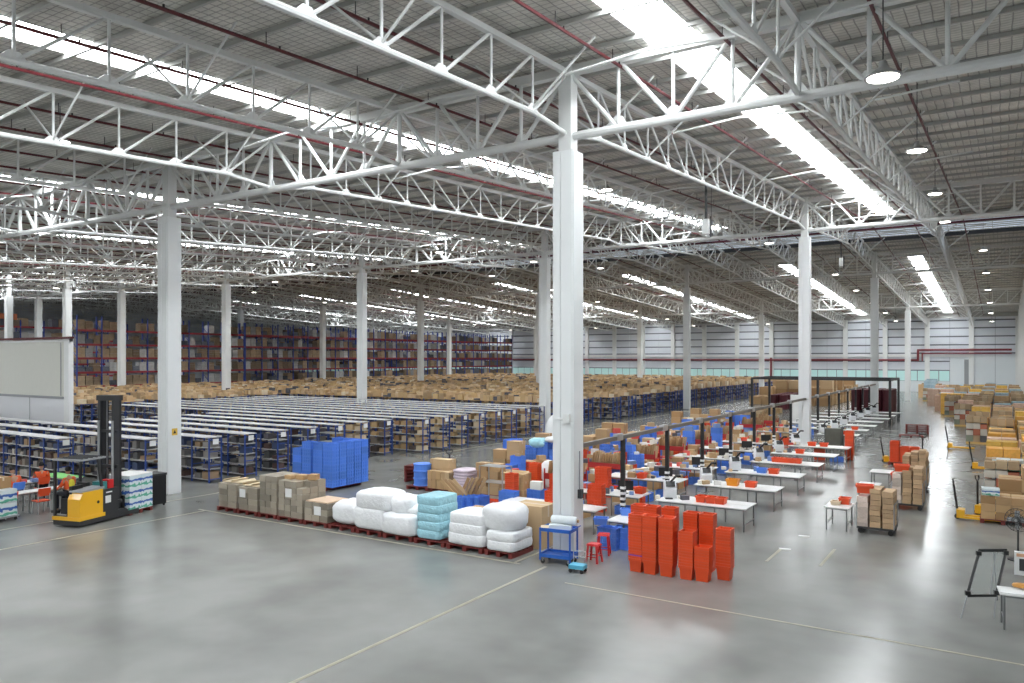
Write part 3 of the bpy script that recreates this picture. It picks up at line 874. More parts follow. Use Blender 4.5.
# ================================================================ crates and totes
def crate_mesh(mat, L_=.6, D_=.4, h=.32, name='crate'):
    mb = MB(); t = .02
    mb.b(-L_ / 2 + .03, L_ / 2 - .03, -D_ / 2 + .03, D_ / 2 - .03, 0, .015)
    for s in (-1, 1):
        mb.b(-L_ / 2 + .02, L_ / 2 - .02, s * (D_ / 2 - .03), s * (D_ / 2 - .03) + s * t * .5, 0, h - .02) if s > 0 else mb.b(-L_ / 2 + .02, L_ / 2 - .02, -D_ / 2 + .02, -D_ / 2 + .03, 0, h - .02)
        mb.b(s * (L_ / 2 - .025) - .006, s * (L_ / 2 - .025) + .006, -D_ / 2 + .02, D_ / 2 - .02, 0, h - .02)
        for z in (0, h * .48, h - .04):
            mb.b(-L_ / 2, L_ / 2, s * (D_ / 2 - .012) - .012, s * (D_ / 2 - .012) + .012, z, z + .035)
            mb.b(s * (L_ / 2 - .012) - .012, s * (L_ / 2 - .012) + .012, -D_ / 2, D_ / 2, z, z + .035)
        for i in range(5):
            x = -L_ / 2 + .02 + i * (L_ - .04) / 4; mb.b(x - .01, x + .01, s * (D_ / 2 - .012) - .011, s * (D_ / 2 - .012) + .011, 0, h)
        for i in range(1, 3):
            y = -D_ / 2 + i * D_ / 3; mb.b(s * (L_ / 2 - .012) - .011, s * (L_ / 2 - .012) + .011, y - .01, y + .01, 0, h)
    return mb.mesh(name, mat)


def tote_mesh(mat, a0, b0, a1, b1, h, name='tote', rim=.05):
    """tapered open tote with a rim lip, thin walled"""
    mb = MB(); t = .012
    R = [(0, a0, b0), (h - rim, a1 - .02, b1 - .02), (h - rim, a1 + .02, b1 + .02), (h, a1 + .02, b1 + .02), (h, a1 - .03, b1 - .03), (.012, a0 - .025, b0 - .025)]
    vs = [(u * a / 2, v * b_ / 2, z) for z, a, b_ in R for u, v in ((-1, -1), (1, -1), (1, 1), (-1, 1))]
    fs = [(3, 2, 1, 0)]
    for k in range(5):
        for i in range(4):
            j = (i + 1) % 4; fs.append((k * 4 + i, k * 4 + j, k * 4 + 4 + j, k * 4 + 4 + i))
    fs.append((20, 21, 22, 23))
    return mb.add(vs, fs).mesh(name, mat)


bcr = crate_mesh(blue); ocr = crate_mesh(orange, .5, .36, .22)
ncrate = 0
for i in range(4):
    for j in range(5):
        if 0 < i < 3 and 0 < j < 4: continue
        nz = 6 if (i >= 2) else (5 if j % 2 else 6)
        if i == 0: nz = 5
        if (i, j) in ((1, 0),): nz = 6
        x = -24.98 + i * .565 + (.1 if i > 1 else 0); y = 22.5 + j * .43
        for k in range(nz):
            tag(put('crate', bcr, None, (x, y, .15 + k * .3), rnd.uniform(-.02, .02), (.9, 1, .92)), 'blue crate in the big block, %s stack from the left, %s from the front' % (ORD[i], ORD[j]), 'crate', 'blue crates of the big block, stack %s by %s' % (ORD[i], ORD[j]))
for q in range(4): pallet('dark red pallet under the big block of blue crates, %s' % ['near left', 'near right', 'far left', 'far right'][q], (-25.15 + 1.3 * (q % 2), 22.7 + 1.1 * (q // 2), 0), L_=1.22, D_=1.05)

# orange nested totes, ten stacks
ot = tote_mesh(orange, .29, .25, .345, .31, .34, rim=.062)
stacks = [(635, 575, 17), (649, 577.5, 17), (665.5, 580, 17), (685.5, 583, 13), (701.5, 585, 8), (723, 583.5, 14), (706, 575, 17), (668, 570, 18), (690, 573, 17), (650, 568, 18), (637, 566, 18)]
sn = ['leftmost front stack, the one with a purple band', 'second front stack from the left', 'third front stack from the left', 'fourth front stack, a little lower', 'shortest front stack', 'rightmost stack, standing apart', 'tall stack behind the shortest one',
      'tall stack behind the third', 'tall stack behind the fourth', 'tall stack behind the second', 'tall stack behind the leftmost']
base_me = ot
for (px, py, n_), s in zip(stacks, sn):
    x, y = W(px, py - 3)
    for k in range(n_):
        tag(put('tote', ot, None, (x + rnd.uniform(-.003, .003), y + rnd.uniform(-.003, .003) + .16, k * .07), 0), 'orange nested plastic tote in the ' + s, 'tote', 'orange totes, ' + s)
x, y = W(635, 572); tag(MB().b(-.19, .19, -.17, .17, 0, .03).obj('strap', M('purple', (.2, .05, .35), .5), None, (x, y + .16, .41)), 'purple band round the leftmost orange tote stack', 'strap')

# ================================================================ second row: pallets behind
Y2 = 25.0
x2 = [XonY(b_, 24.5) for b_ in (404, 421, 438, 447, 463, 477, 500)]
for q in range(5): pallet('dark red pallet in the second row, %s' % ['under the blue crates', 'under the tan cartons', 'under the purple-white sacks', 'under the loose mixed cartons', 'nearest the packing tables'][q], (-20.3 + 1.25 * q, Y2, 0), L_=1.15, D_=1.0)
for i in range(1):
    for k in range(3): tag(MB().lathe([(.38, 0), (.4, .02), (.37, .05), (.37, .24), (.4, .27), (.4, .3)], n=20).obj('basket', blue, None, (-20.35, Y2 - .05, PZ + k * .3)), 'round blue plastic basket, %s from the bottom of its stack' % ORD[k], 'basket')
grid_boxes(-19.75, -18.65, Y2 - .5, Y2 + .5, PZ, 5, 3, 2, .36, cart_me, 'tan carton standing in the tight block on the second row', 'carton', 'tan cartons on the second row', seed=3)
carton(-19.9, Y2 + .3, PZ, .3, .5, 1.1, 0, 'tall tan carton between the blue baskets and the tan block'); carton(-19.4, Y2 + .2, PZ + .72, .8, .5, .4, .1, 'wide tan carton on top of the tan block')
sackm = M('purple_white_sack', (.62, .52, .60), .5, var=.25, scale=6)
for k in range(7): soft('sack', sackm, 'flat purple-white sack, %s from the bottom of its pile' % ORD[k], (-18.1 + .02 * (k % 2), Y2 - .05, PZ + k * .12), (.85, .95, .14), 60 + k, .02, 5, cat='sack', n=8)
r = random.Random(8)
for q in range(26):
    i, j, k = q % 4, (q // 4) % 2, q // 8
    carton(-17.1 + i * .55 + r.uniform(-.04, .04), Y2 - .2 + j * .5, PZ + k * .3, .5, .45, .29, r.uniform(-.06, .06), 'brown carton in the loose heap beside the purple-white sacks', 'cartons in the loose heap of the second row')
# hand pallet truck and a stack of bare pallets


def pallet_truck(label, loc, rz, m=yellow, hang=.15):
    t = thing('pallet_truck', label, 'pallet truck', loc, rz)
    for s in (-.2, .2): MB().b(.1, 1.25, s - .08, s + .08, .07, .13).obj('fork', m, t)
    MB().b(-.12, .12, -.22, .22, .06, .34).obj('body', m, t)
    MB().lathe([(.09, -.07), (.09, .07)], (-.1, 0, .09), 14, 'y').obj('wheel', black, t)
    hx = -.1 - math.sin(hang) * 1.1; hz_ = .3 + math.cos(hang) * 1.0
    MB().bar((-.1, 0, .3), (hx, 0, hz_ - .16), .035, n=8).obj('handle_pole', black, t)
    MB().path([(hx, 0, hz_ - .16), (hx - .01, -.16, hz_ - .06), (hx - .02, -.16, hz_ + .04), (hx - .02, .16, hz_ + .04), (hx - .01, .16, hz_ - .06), (hx, 0, hz_ - .16)], .02).obj('handle', black, t)
    return t


pallet_truck('hand pallet truck with black handle behind the tan cartons', (-20.6, 27.2, 0), -.4, redp, 0.0)
for k in range(5): pallet('bare dark red pallet, %s from the bottom of the pile beside the hand truck' % ORD[k], (-21.6, 26.4, k * .142), .15, L_=1.2, D_=1.0)

# blue carts, trolley, red stool near the column


def service_cart(loc, rz):
    t = thing('service_cart', 'blue two-shelf service cart beside the nearest column, film roll on top', 'cart', loc, rz)
    cb = M('cart_blue', (.02, .12, .50), .4)
    for z in (.2, .88):
        MB().b(-.42, .42, -.28, .28, z, z + .02).obj('shelf', cb, t)
        mb = MB()
        for s in (-1, 1): mb.b(-.43, .43, s * .28 - .01, s * .28 + .01, z - .02, z + .07).b(s * .43 - .01, s * .43 + .01, -.28, .28, z - .02, z + .07)
        stuff(mb.obj('shelf_rim', cb, t))
    for i in (-1, 1):
        for j in (-1, 1):
            MB().b(i * .42 - .02, i * .42 + .02, j * .27 - .02, j * .27 + .02, .1, .95).obj('post', cb, t)
            cst = MB().b(-.02, .02, -.02, .02, .07, .14).obj('caster', mgrey, t, (i * .36, j * .23, 0))
            MB().lathe([(.06, -.015), (.06, .015)], (0, 0, .06), 12, 'y').obj('wheel', black, cst)
    MB().path([(.43, -.25, .92), (.52, -.25, .98), (.52, .25, .98), (.43, .25, .92)], .014, 6).obj('handle', cb, t)
    return t


cx, cy = W(556, 564)
service_cart((cx, cy + .15, 0), .12)
t = tag(MB().lathe([(.1, -.36), (.11, -.35), (.11, .35), (.1, .36)], (0, 0, 0), 18, 'x').obj('film_roll', M('clear_film', (.75, .80, .82), .25), None, (cx + .12, cy + .25, 1.13), .12, smooth=False), 'roll of clear wrapping film lying on the blue service cart', 'film roll')
MB().lathe([(.04, -.4), (.04, .4)], (0, 0, 0), 10, 'x').obj('core', tan, t)
tag(MB().b(-.3, .3, -.15, .15, 0, .12).b(-.25, .1, -.1, .12, .12, .115 + .02).obj('film_stack', M('clear_film', (0, 0, 0)), None, (cx + .05, cy + .16, .9), .4), 'folded clear plastic film under the roll on the blue cart', 'film')
tag(MB().box((0, 0, .06), (.5, .16, .012), 0, Matrix.Rotation(.25, 4, 'X')).obj('cardboard_sheet', M('pale_cardboard', (0, 0, 0)), None, (cx - .18, cy + .02, .9), .6), 'flat cardboard piece lying on the left of the blue cart', 'cardboard')
x, y = W(576, 573); t = thing('platform_dolly', 'small light blue wheeled dolly before the nearest column', 'dolly', (x, y + .1, 0), .1)
lb = M('dolly_blue', (.10, .42, .60), .4)
MB().b(-.2, .2, -.14, .14, .1, .2).obj('deck', lb, t)
for i in (-1, 1):
    for j in (-1, 1): MB().lathe([(.05, -.02), (.05, .02)], (i * .15, j * .12, .05), 12, 'y').obj('wheel', black, t)
MB().path([(-.17, .13, .2), (-.17, .13, .5), (.17, .13, .5), (.17, .13, .2)], .012, 6).bar((-.17, .13, .36), (.17, .13, .36), .012, n=6).obj('push_bar', chrome, t)


def stool(label, loc, m=red, h=.45, rz=0):
    t = thing('stool', label, 'stool', loc, rz)
    MB().frust(h - .05, .34, .3, h, .28, .24).obj('seat', m, t)
    for i in (-1, 1):
        for j in (-1, 1): MB().bar((i * .17, j * .15, 0), (i * .12, j * .1, h - .04), .045, .045).obj('leg', m, t)
    for s in (-1, 1): MB().bar((-.15, s * .135, .16), (.15, s * .135, .16), .02, .02).bar((s * .15, -.135, .2), (s * .15, .135, .2), .02, .02).obj('rung', m, t)
    return t


x, y = W(592, 563); stool('red plastic stool to the right of the nearest column, near the dolly', (x, y + .12, 0), h=.5)
x, y = W(598, 557); stool('second red plastic stool close behind the first by the nearest column', (x, y + .35, 0), h=.58, rz=.3)

# ================================================================ packing stations
YS = 3.75; YP0 = 21.95
rail = thing('cable_rail', 'long grey overhead cable rail on black posts above the packing tables', 'rail', (0, 0, 0))
railm = M('rail_grey_brown', (.16, .14, .12), .5)
MB().b(-9.99, -9.87, 19.0, 48.2, 2.92, 3.04).obj('rail_section', railm, rail); MB().b(-9.99, -9.87, 48.9, 78.2, 2.92, 3.04).obj('rail_section', railm, rail)
mb = MB()
for q in range(15):
    y = YP0 + YS * q
    if 47.5 < y < 49.5: continue
    MB().b(-.06, .06, -.06, .06, .735, 2.92).obj('post', black, rail, (-9.93, y, 0))
    for k in range(4): MB().b(-.068, .068, -.068, .068, .85 + k * .17, .93 + k * .17).obj('socket_band', paper, rail, (-9.93, y, 0))
    MB().b(-.08, .08, -.2, .2, 2.9, 3.1).obj('junction_box', chrome, rail, (-9.93, y - .35, 0))


def table(name, label, loc, L_, D_, rz=0, group=None, shelf=False, ntop=1):
    t = thing(name, label, 'table', loc, rz, group)
    for q in range(ntop):
        d = D_ / ntop; MB().b(-L_ / 2, L_ / 2, -D_ / 2 + q * d + .005, -D_ / 2 + (q + 1) * d - .005, .70, .73).obj('table_top', topw, t)
    for i in (-1, 1):
        for j in (-1, 1): MB().b(-.018, .018, -.018, .018, 0, .70).obj('leg', legm, t, (i * (L_ / 2 - .08), j * (D_ / 2 - .07), 0))
        MB().bar((i * (L_ / 2 - .08), -D_ / 2 + .07, .22), (i * (L_ / 2 - .08), D_ / 2 - .07, .22), .025, .025).obj('foot_rail', legm, t)
    for j in (-1, 1): MB().bar((-L_ / 2 + .08, j * (D_ / 2 - .07), .67), (L_ / 2 - .08, j * (D_ / 2 - .07), .67), .03, .04).obj('apron', legm, t)
    if ntop > 1 or L_ > 2.2:
        for s in (-.33, .33):
            for j in (-1, 1): MB().b(-.018, .018, -.018, .018, 0, .70).obj('leg', legm, t, (s * L_ * .5, j * (D_ / 2 - .07), 0))
    return t


pcb = M('terminal_white', (.80, .82, .84), .4)


def terminal(loc, rz):
    t = thing('computer_terminal', 'x', 'computer', loc, rz)
    MB().prism([(-.2, 0), (.2, 0), (.2, .5), (.02, .56), (-.2, .3)], -.2, .2, 'x').obj('cabinet', pcb, t)
    MB().box((0, -.13, .47), (.3, .03, .2), 0, Matrix.Rotation(-.7, 4, 'X')).obj('screen', black, t)
    MB().bar((0, -.05, .5), (.18, -.3, .78), .035, .06).obj('scanner_arm', black, t)
    MB().b(.15, .3, -.42, -.2, .74, .8).obj('scanner_head', black, t)
    MB().b(-.19, .05, -.38, -.22, 0, .03).obj('keyboard', black, t)
    return t


def monitor(loc, rz):
    t = thing('monitor', 'x', 'monitor', loc, rz)
    MB().b(-.26, .26, -.02, .02, .12, .45).obj('display', black, t); MB().b(-.02, .02, 0, .04, 0, .2).obj('neck', black, t); MB().b(-.12, .12, -.07, .09, 0, .015).obj('foot', black, t)
    return t


term0 = terminal((-9.6, 24, .73), 0); mon0 = monitor((-11, 24, .73), .3)
tb1 = tb2 = cr0 = None
tmn = 'beside the nearest column'


def sn_(q): return 'the table by the nearest column' if q < 0 else 'the %s long packing table' % ORD[q]


rackred = M('rack_red', (.45, .03, .03), .5)


def carton_rack(loc, label):
    """red frame holding flat cartons standing on edge"""
    t = thing('cardboard_rack', label, 'rack', loc)
    for i in (-1, 1):
        for j in (-1, 1): MB().b(-.02, .02, -.02, .02, 0, 1.15).obj('post', rackred, t, (i * .75, j * .3, 0))
    for z in (.35, .75):
        MB().b(-.77, .77, -.32, .32, z, z + .03).obj('shelf', rackred, t)
    for s in (-1, 1): MB().b(-.77, .77, s * .31 - .015, s * .31 + .015, .78, .98).obj('front_rail', rackred, t)
    return t


flat_me = MB().box((0, 0, .29), (.03, .5, .58), 0).mesh('flat_carton', card)
r = random.Random(21)
bowl_c = [orange, blue, orange, M('orange_yellow', (.85, .30, .02), .4)]
otb = tote_mesh(orange, .34, .27, .40, .32, .2, 'bin'); btb = tote_mesh(blue, .34, .27, .40, .32, .2, 'bin'); ytb = tote_mesh(M('orange_yellow', (.85, .30, .02), .4), .36, .3, .44, .36, .24, 'bin')
parcelm = stuff_mat('parcels', [(.75, .74, .72), (.5, .35, .2), (.65, .1, .08), (.1, .1, .12), (.8, .78, .7), (.2, .3, .55), (.7, .5, .3)], per_island=False)
par_me = MB().box((0, 0, .5), (1, 1, 1)).mesh('parcel', parcelm)


def bin_(me, x, y, z, label, rz=0, col='orange', sc=1, group=None): return tag(put('bin', me, None, (x, y, z), rz, (sc, sc, sc)), label, 'bin', group)


for q in range(-1, 14):
    if q == 6: continue
    yf = 23.95 + YS * q; yc = yf + .65; nmq = sn_(q)
    xr = -6.7 if q >= 0 else -8.1
    if q > 6: xr = -7.35
    xl = -9.68; 
    lab = 'long white packing table, %s from the nearest column' % (ORD[q] if q >= 0 else 'short one')
    table('packing_table', lab, ((xr + xl) / 2, yc, 0), xr - xl, 1.28, ntop=2)
    if q == -1: continue
    table('packing_table', 'white inner packing table behind the posts, joined to ' + nmq, (-11.85, yc, 0), 3.1, 1.1, ntop=1)
    # computers: white cabinet with dark screen on the table beside the post
    o = dup(term0, (-9.45, yc + .1, .73), .5, label='white computer terminal with black scanner arm on ' + nmq)
    if q < 7: dup(mon0, (-11.0, yc - .05, .73), .4, label='black monitor on the inner table behind the post at ' + nmq)
    if q > 8: continue
    # things on the tables
    n_ = (3, 2, 2, 5, 1, 2, 0, 2, 1)[q]
    for k in range(n_):
        me = otb; cn = 'orange'
        if (q, k) == (1, 0): me = ytb; cn = 'yellow-orange'
        if (q, k) == (2, 0): me = btb; cn = 'blue'
        pxs = {0: (702, 712, 721), 1: (733, 751), 2: (762, 774), 3: (776, 781, 787, 792, 798), 4: (800,), 5: (812, 824), 7: (842, 846), 8: (855,)}[q][k]
        bin_(me, XonY(pxs, yc - .1), yc - .1, .73, '%s plastic bin on %s, %s from the left' % (cn, nmq, ORD[k]), 1.57 if q in (0, 3) else 0)
    for k in range(15):
        s = r.uniform(.08, .2)
        x = r.uniform(-10.0, -8.6) if k < 4 else r.uniform(-13.2, -10.6)
        tag(put('parcel', par_me, None, (x, yc + r.uniform(-.45, .3), .73), r.uniform(0, 1.5), (s * 1.5, s, s * r.uniform(.6, 1.4))), 'small packed item lying on ' + nmq, 'parcel', 'small items on ' + nmq)
    # storage under and behind
    xk = -13.3
    if q < 9:
        cr = carton_rack((xk - .9, yf + 2.1, 0), 'red rack of flat folded cartons behind ' + nmq) if cr0 is None else dup(cr0, (xk - .9, yf + 2.1, 0), label='red rack of flat folded cartons behind ' + nmq)
        if cr0 is None: cr0 = cr
        for k in range(13):
            o = put('flat_carton', flat_me, None, (xk - 1.55 + k * .107, yf + 2.1, .79), 0, (1, 1, r.uniform(.85, 1.15))); o.rotation_euler = (0, r.uniform(.12, .2), 0)
            tag(o, 'flat folded carton standing in the red rack behind ' + nmq, 'carton', 'folded cartons behind ' + nmq)
    for k in range(7):
        x = -13.15 + k * .42 + r.uniform(-.05, .05); y = yc + r.choice([-.32, .28])
        if abs(x + 11) < .35 or x > -10.5: continue
        kd = r.random()
        if kd < .4: h = r.uniform(.15, .4); tag(put('small_carton', cart_me, None, (x, y, .73), r.uniform(-.3, .3), (.3, .28, h)), 'small carton on the inner table at ' + nmq, 'carton', 'small cartons on the inner table at ' + nmq)
        elif kd < .7: bin_(otb if kd < .58 else btb, x, y, .73, '%s bin on the inner table at %s' % ('orange' if kd < .58 else 'blue', nmq), 1.57, group='%s bins on the inner table at %s' % ('orange' if kd < .58 else 'blue', nmq))
    for k in range(3):
        x = -13.0 + k * .95; tag(put('crate', (bcr, ocr, bcr)[k], None, (x, yc, .0), 0, (.9, .9, .9)), '%s crate under the inner table at %s' % (('blue', 'orange', 'blue')[k], nmq), 'crate', 'crates under the inner table at %s, %s' % (nmq, ('blue', 'orange', 'blue')[k]))
    for s in range(3 if q > 0 else 0):
        x = -17.8 - s * .75; nz = r.randint(2, 4)
        for k in range(nz):
            carton(x + r.uniform(-.05, .05), yf + 1.7 + r.uniform(-.06, .06), k * .42, .66, .55, .41, r.uniform(-.1, .1), 'brown carton in the stacks far behind ' + nmq, 'stacked cartons far behind ' + nmq)
    for s in range(2 if q > 1 else 0):
        for k in range(3): tag(put('crate', bcr, None, (-18.2 - s * .65, yf + .4, k * .3), 0), 'blue plastic crate far behind ' + nmq, 'crate', 'blue crates far behind ' + nmq)
bpy.data.objects.remove(KIDS[term0][0]); 
for o in KIDS[term0][1:] + [term0] + KIDS[mon0] + [mon0]: bpy.data.objects.remove(o)
# blue bins and blue crates at the table by the column
for (px, py, n_) in ((601, 522, 'nearest the column'), (627, 513, 'beside the first post')):
    x, y = W(px, py + 2, .73); bin_(btb, x, y, .73, 'blue plastic bin on the white table, ' + n_, .3, sc=.95)
for s in range(2):
    for k in range(2):
        x, y = W(608 + s * 15, 549); tag(put('crate', bcr, None, (x, y + .1, k * .3)), 'blue crate under the white table by the nearest column, %s %s' % (('left', 'right')[s], ('lower', 'upper')[k]), 'crate')
table('packing_table', 'white packing table standing left of the nearest column', (-12.2, 21.6, 0), 3.4, .9)
nt = 0
for px, py, me, z, n_, l in ((489, 513, ocr, 0, 2, 'orange crate by the blue basket crates, left'), (505, 519, bcr, 0, 3, 'pale blue crate beside the tall orange totes'), (508, 514, ot, 0, 16, 'orange nested tote in the stack before the white table'),
                             (532, 500, ot, 0, 16, 'orange nested tote in the stack behind the white table, left of the column'), (593, 505, ocr, .73, 3, 'orange crate on the table just right of the column'), (600, 492, ocr, .73, 4, 'orange crate heaped behind the column table'),
                             (618, 472, ocr, .4, 4, 'orange crate in the pile behind the first post'), (550, 505, ocr, .73, 2, 'orange crate on the white table left of the column'), (547, 487, bcr, 0, 3, 'blue crate behind the column, at its left edge'),
                             (552, 518, ocr, .73, 2, 'orange crate on the near left table against the column')):
    x, y = W(px, py, z); hh = {id(ocr): .21, id(bcr): .3, id(ot): .07}[id(me)]
    nm_ = 'tote' if me is ot else 'crate'
    for k in range(n_): tag(put(nm_, me, None, (x, y + .25, z + k * hh), .05 * (k % 3) if me is not ot else 0), l, nm_, 'stack of ' + l)
# blue crate full of folded cardboard, and leaning strips
for s in range(3):
    for k in range(2):
        x, y = W(462 + s * 8, 514); tag(put('crate', bcr, None, (x, y + .1, k * .3), 1.4), 'blue crate holding cardboard strips behind the bales, %s %s' % (ORD[s], ('lower', 'upper')[k]), 'crate')
for k in range(9):
    x, y = W(446 + k * 4.2, 512); o = put('cardboard_strip', MB().box((0, 0, .4), (.12, .03, .8), 0, Matrix.Rotation(.5 if k > 3 else -.9, 4, 'Y')).mesh('cardboard_strip', card), None, (x, y + .1, .45))
    tag(o, 'cardboard strip sticking out of the blue crates behind the bales', 'cardboard', 'cardboard strips behind the bales')
# blue crate pile in the open aisle left of the nearest column, cartons round it
for i in range(5):
    for j in range(2):
        nz = (5, 4, 4, 5, 4)[i]
        x, y = -18.9 + i * .63 - 1.0, 31.0 + j * .45
        for k in range(nz): tag(put('crate', bcr, None, (x, y, k * .3), r.uniform(-.03, .03)), 'blue plastic crate in the pile left of the nearest column', 'crate', 'blue crates in the pile left of the nearest column')
soft('wrapped_bag', cyan, 'light blue plastic bag on top of the blue crate pile', (-18.3, 31.1, 1.2), (1.1, .8, .5), 71, .06, 2.5); soft('wrapped_bag', sack, 'white plastic bag on the blue crate pile beside the column', (-17.4, 31.0, 1.5), (1.0, .7, .3), 72, .06, 2.5)
soft('wrapped_bag', sack, 'white bag with a dark strap standing left of the column', (-15.3, 27.0, 0), (1.1, .9, 1.3), 73, .06, 3); 
r = random.Random(77)
par_l = [('brown carton', cart_me), ('orange crate', ocr), ('blue crate', bcr)]
busy = [(-21.2, 24.2, 5.4, 1.9), (-19.9, 30.6, 4.0, 1.4), (-16.1, 22.9, 1.1, .8), (-15.9, 26.5, 1.3, 1.1)]
x = -17.6
while x < -10.9:
    y = 22.75
    while y < 59:
        q = (y - 23.95) / YS; ph = (y - 23.95) % YS
        table_zone = x > -13.75 and (-.25 < ph < 1.75) or x > -11.6 and y < 24
        rack_zone = -15.1 < x < -12.9 and 1.6 < ph < 2.75 and y > 24
        blocked = any(a < x < a + c and b_ < y < b_ + d for a, b_, c, d in busy) or table_zone or rack_zone or abs(y - 48.5) < .9 or (y < 24.6 and x < -14.2)
        if not blocked and r.random() < (.8 if y < 34 else .62):
            kd = r.choice([0, 0, 0, 1, 1, 2, 2]); z = 0; n_ = r.randint(1, 3 if kd == 0 else 5)
            if x > -13.3: n_ = min(n_, 2)
            for k in range(n_):
                if kd == 0:
                    h = r.uniform(.22, .45); carton(x, y, z, r.uniform(.42, .58), r.uniform(.4, .56), h, r.uniform(-.12, .12), 'brown carton in the crowded goods behind ' + sn_(max(0, min(8, int(q)))), 'cartons crowded behind ' + sn_(max(0, min(8, int(q)))))
                else:
                    h = .21 if kd == 1 else .3
                    tag(put('crate', par_l[kd][1], None, (x, y, z), r.uniform(-.08, .08), (.95, 1, 1)), '%s in the crowded goods behind %s' % (par_l[kd][0], sn_(max(0, min(8, int(q))))), 'crate', '%ss crowded behind %s' % (par_l[kd][0], sn_(max(0, min(8, int(q))))))
                z += h
            if r.random() < .6:
                s = r.uniform(.12, .3); tag(put('parcel', par_me, None, (x, y, z), r.uniform(0, 1.5), (s * 1.5, s, s * r.uniform(.5, 1.2))), 'small packed item on top of the stacks behind ' + sn_(max(0, min(8, int(q)))), 'parcel', 'items on the stacks behind ' + sn_(max(0, min(8, int(q)))))
        y += .66
    x += .68
t = thing('wire_shelf_cart', 'pale metal frame cart standing behind the front pallets', 'cart', (-15.6, 23.3, 0))
for i in (-1, 1):
    for j in (-1, 1): MB().b(-.02, .02, -.02, .02, 0, 1.5).obj('post', chrome, t, (i * .5, j * .3, 0))
for z in (.3, .9, 1.48): MB().b(-.5, .5, -.3, .3, z, z + .02).obj('shelf', chrome, t)
# white wrapped load beyond, carton stacks across the wide aisle
soft('wrapped_bag', sack, 'tall white wrapped load beyond the first blue crates', (-20.8, 37.3, 0), (1.5, 1.3, 2.3), 81, .03, 2.4)
r = random.Random(5)
for q in range(20):
    y = 38 + q * 2.1; x = -19.9 + r.uniform(-.3, .3)
    nx, nz = 2, 1 if q > 2 else 2
    for i in range(nx):
        for k in range(nz):
            carton(x + i * .95, y, k * .5, .9, 1.0, .49, r.uniform(-.03, .03), 'large brown carton in the line of stacks along the wide aisle', 'large cartons along the wide aisle')
r = random.Random(15)
for q in range(60):
    x = -24.5 + (q % 6) * 1.5; y = 92 + (q // 6) * 2.2; nz = r.randint(1, 3)
    for k in range(nz): tag(put('carton_load', cart_me, None, (x, y, k * .95), 0, (1.3, 1.1, .93)), 'big tan carton load in the far block before the back wall', 'carton', 'big tan carton loads far down the hall')
drk = M('dark_maroon_roll', (.09, .012, .02), .5, rnd=.3)
dm = MB().lathe([(.42, 0), (.42, 1.5), (.3, 1.52)], n=12).mesh('film_drum', drk)
for q in range(46):
    x = -20.5 + (q % 2) * 1.0; y = 84 + (q // 2) * 1.25
    tag(put('film_drum', dm, None, (x, y, 0)), 'dark maroon upright roll in the long dark row beyond the posts', 'drum', 'dark maroon rolls beyond the posts')
for q in range(20): tag(put('film_drum', dm, None, (-9.6 - (q % 4) * .95, 84 + (q // 4) * 1.1, 0), 0, (1, 1, 1.5)), 'dark maroon upright roll by the end of the packing row', 'drum', 'dark maroon rolls at the end of the packing row')
t = thing('tube_gantry', 'tall dark tube gantry standing over the far packing tables', 'gantry', (0, 0, 0))
g0, g1 = (-28 + 4.5, 70), (-12.5, 78)
gx0, gx1 = XonY(752, 68), XonY(890, 68)
for x, y in ((gx0, 68), ((gx0 + gx1) / 2, 68), (gx1, 68), (gx0, 74), (gx1, 74)): MB().b(-.09, .09, -.09, .09, 0, 3.65).obj('post', dgrey, t, (x, y, 0))
for p, q_ in (((gx0, 68), (gx1, 68)), ((gx0, 74), (gx1, 74)), ((gx0, 68), (gx0, 74)), ((gx1, 68), (gx1, 74))): MB().bar((*p, 3.65), (*q_, 3.65), .16, .16).obj('cross_tube', dgrey, t)
tag(MB().b(-.35, .35, -.05, .05, 0, 2.4).obj('board', paper, None, (XonY(795, 66), 66, 0)), 'tall white board standing under the dark gantry', 'board')

# ---------------------------------------------------------------- people
FIN = [(-.030, .070), (-.011, .082), (.010, .078), (.030, .062)]


def skin_chain(name, verts, edges, radii, mat, parent, root=0, sub=1):
    me = bpy.data.meshes.new(name); me.from_pydata(verts, edges, []); me.materials.append(mat)
    o = put(name, me, parent)
    m = o.modifiers.new('skin', 'SKIN'); m.use_smooth_shade = True
    sv = me.skin_vertices[0].data
    for i, r_ in enumerate(radii): sv[i].radius = (r_, r_) if not isinstance(r_, tuple) else r_
    sv[root].use_root = True
    s = o.modifiers.new('sub', 'SUBSURF'); s.levels = sub; s.render_levels = sub
    return o


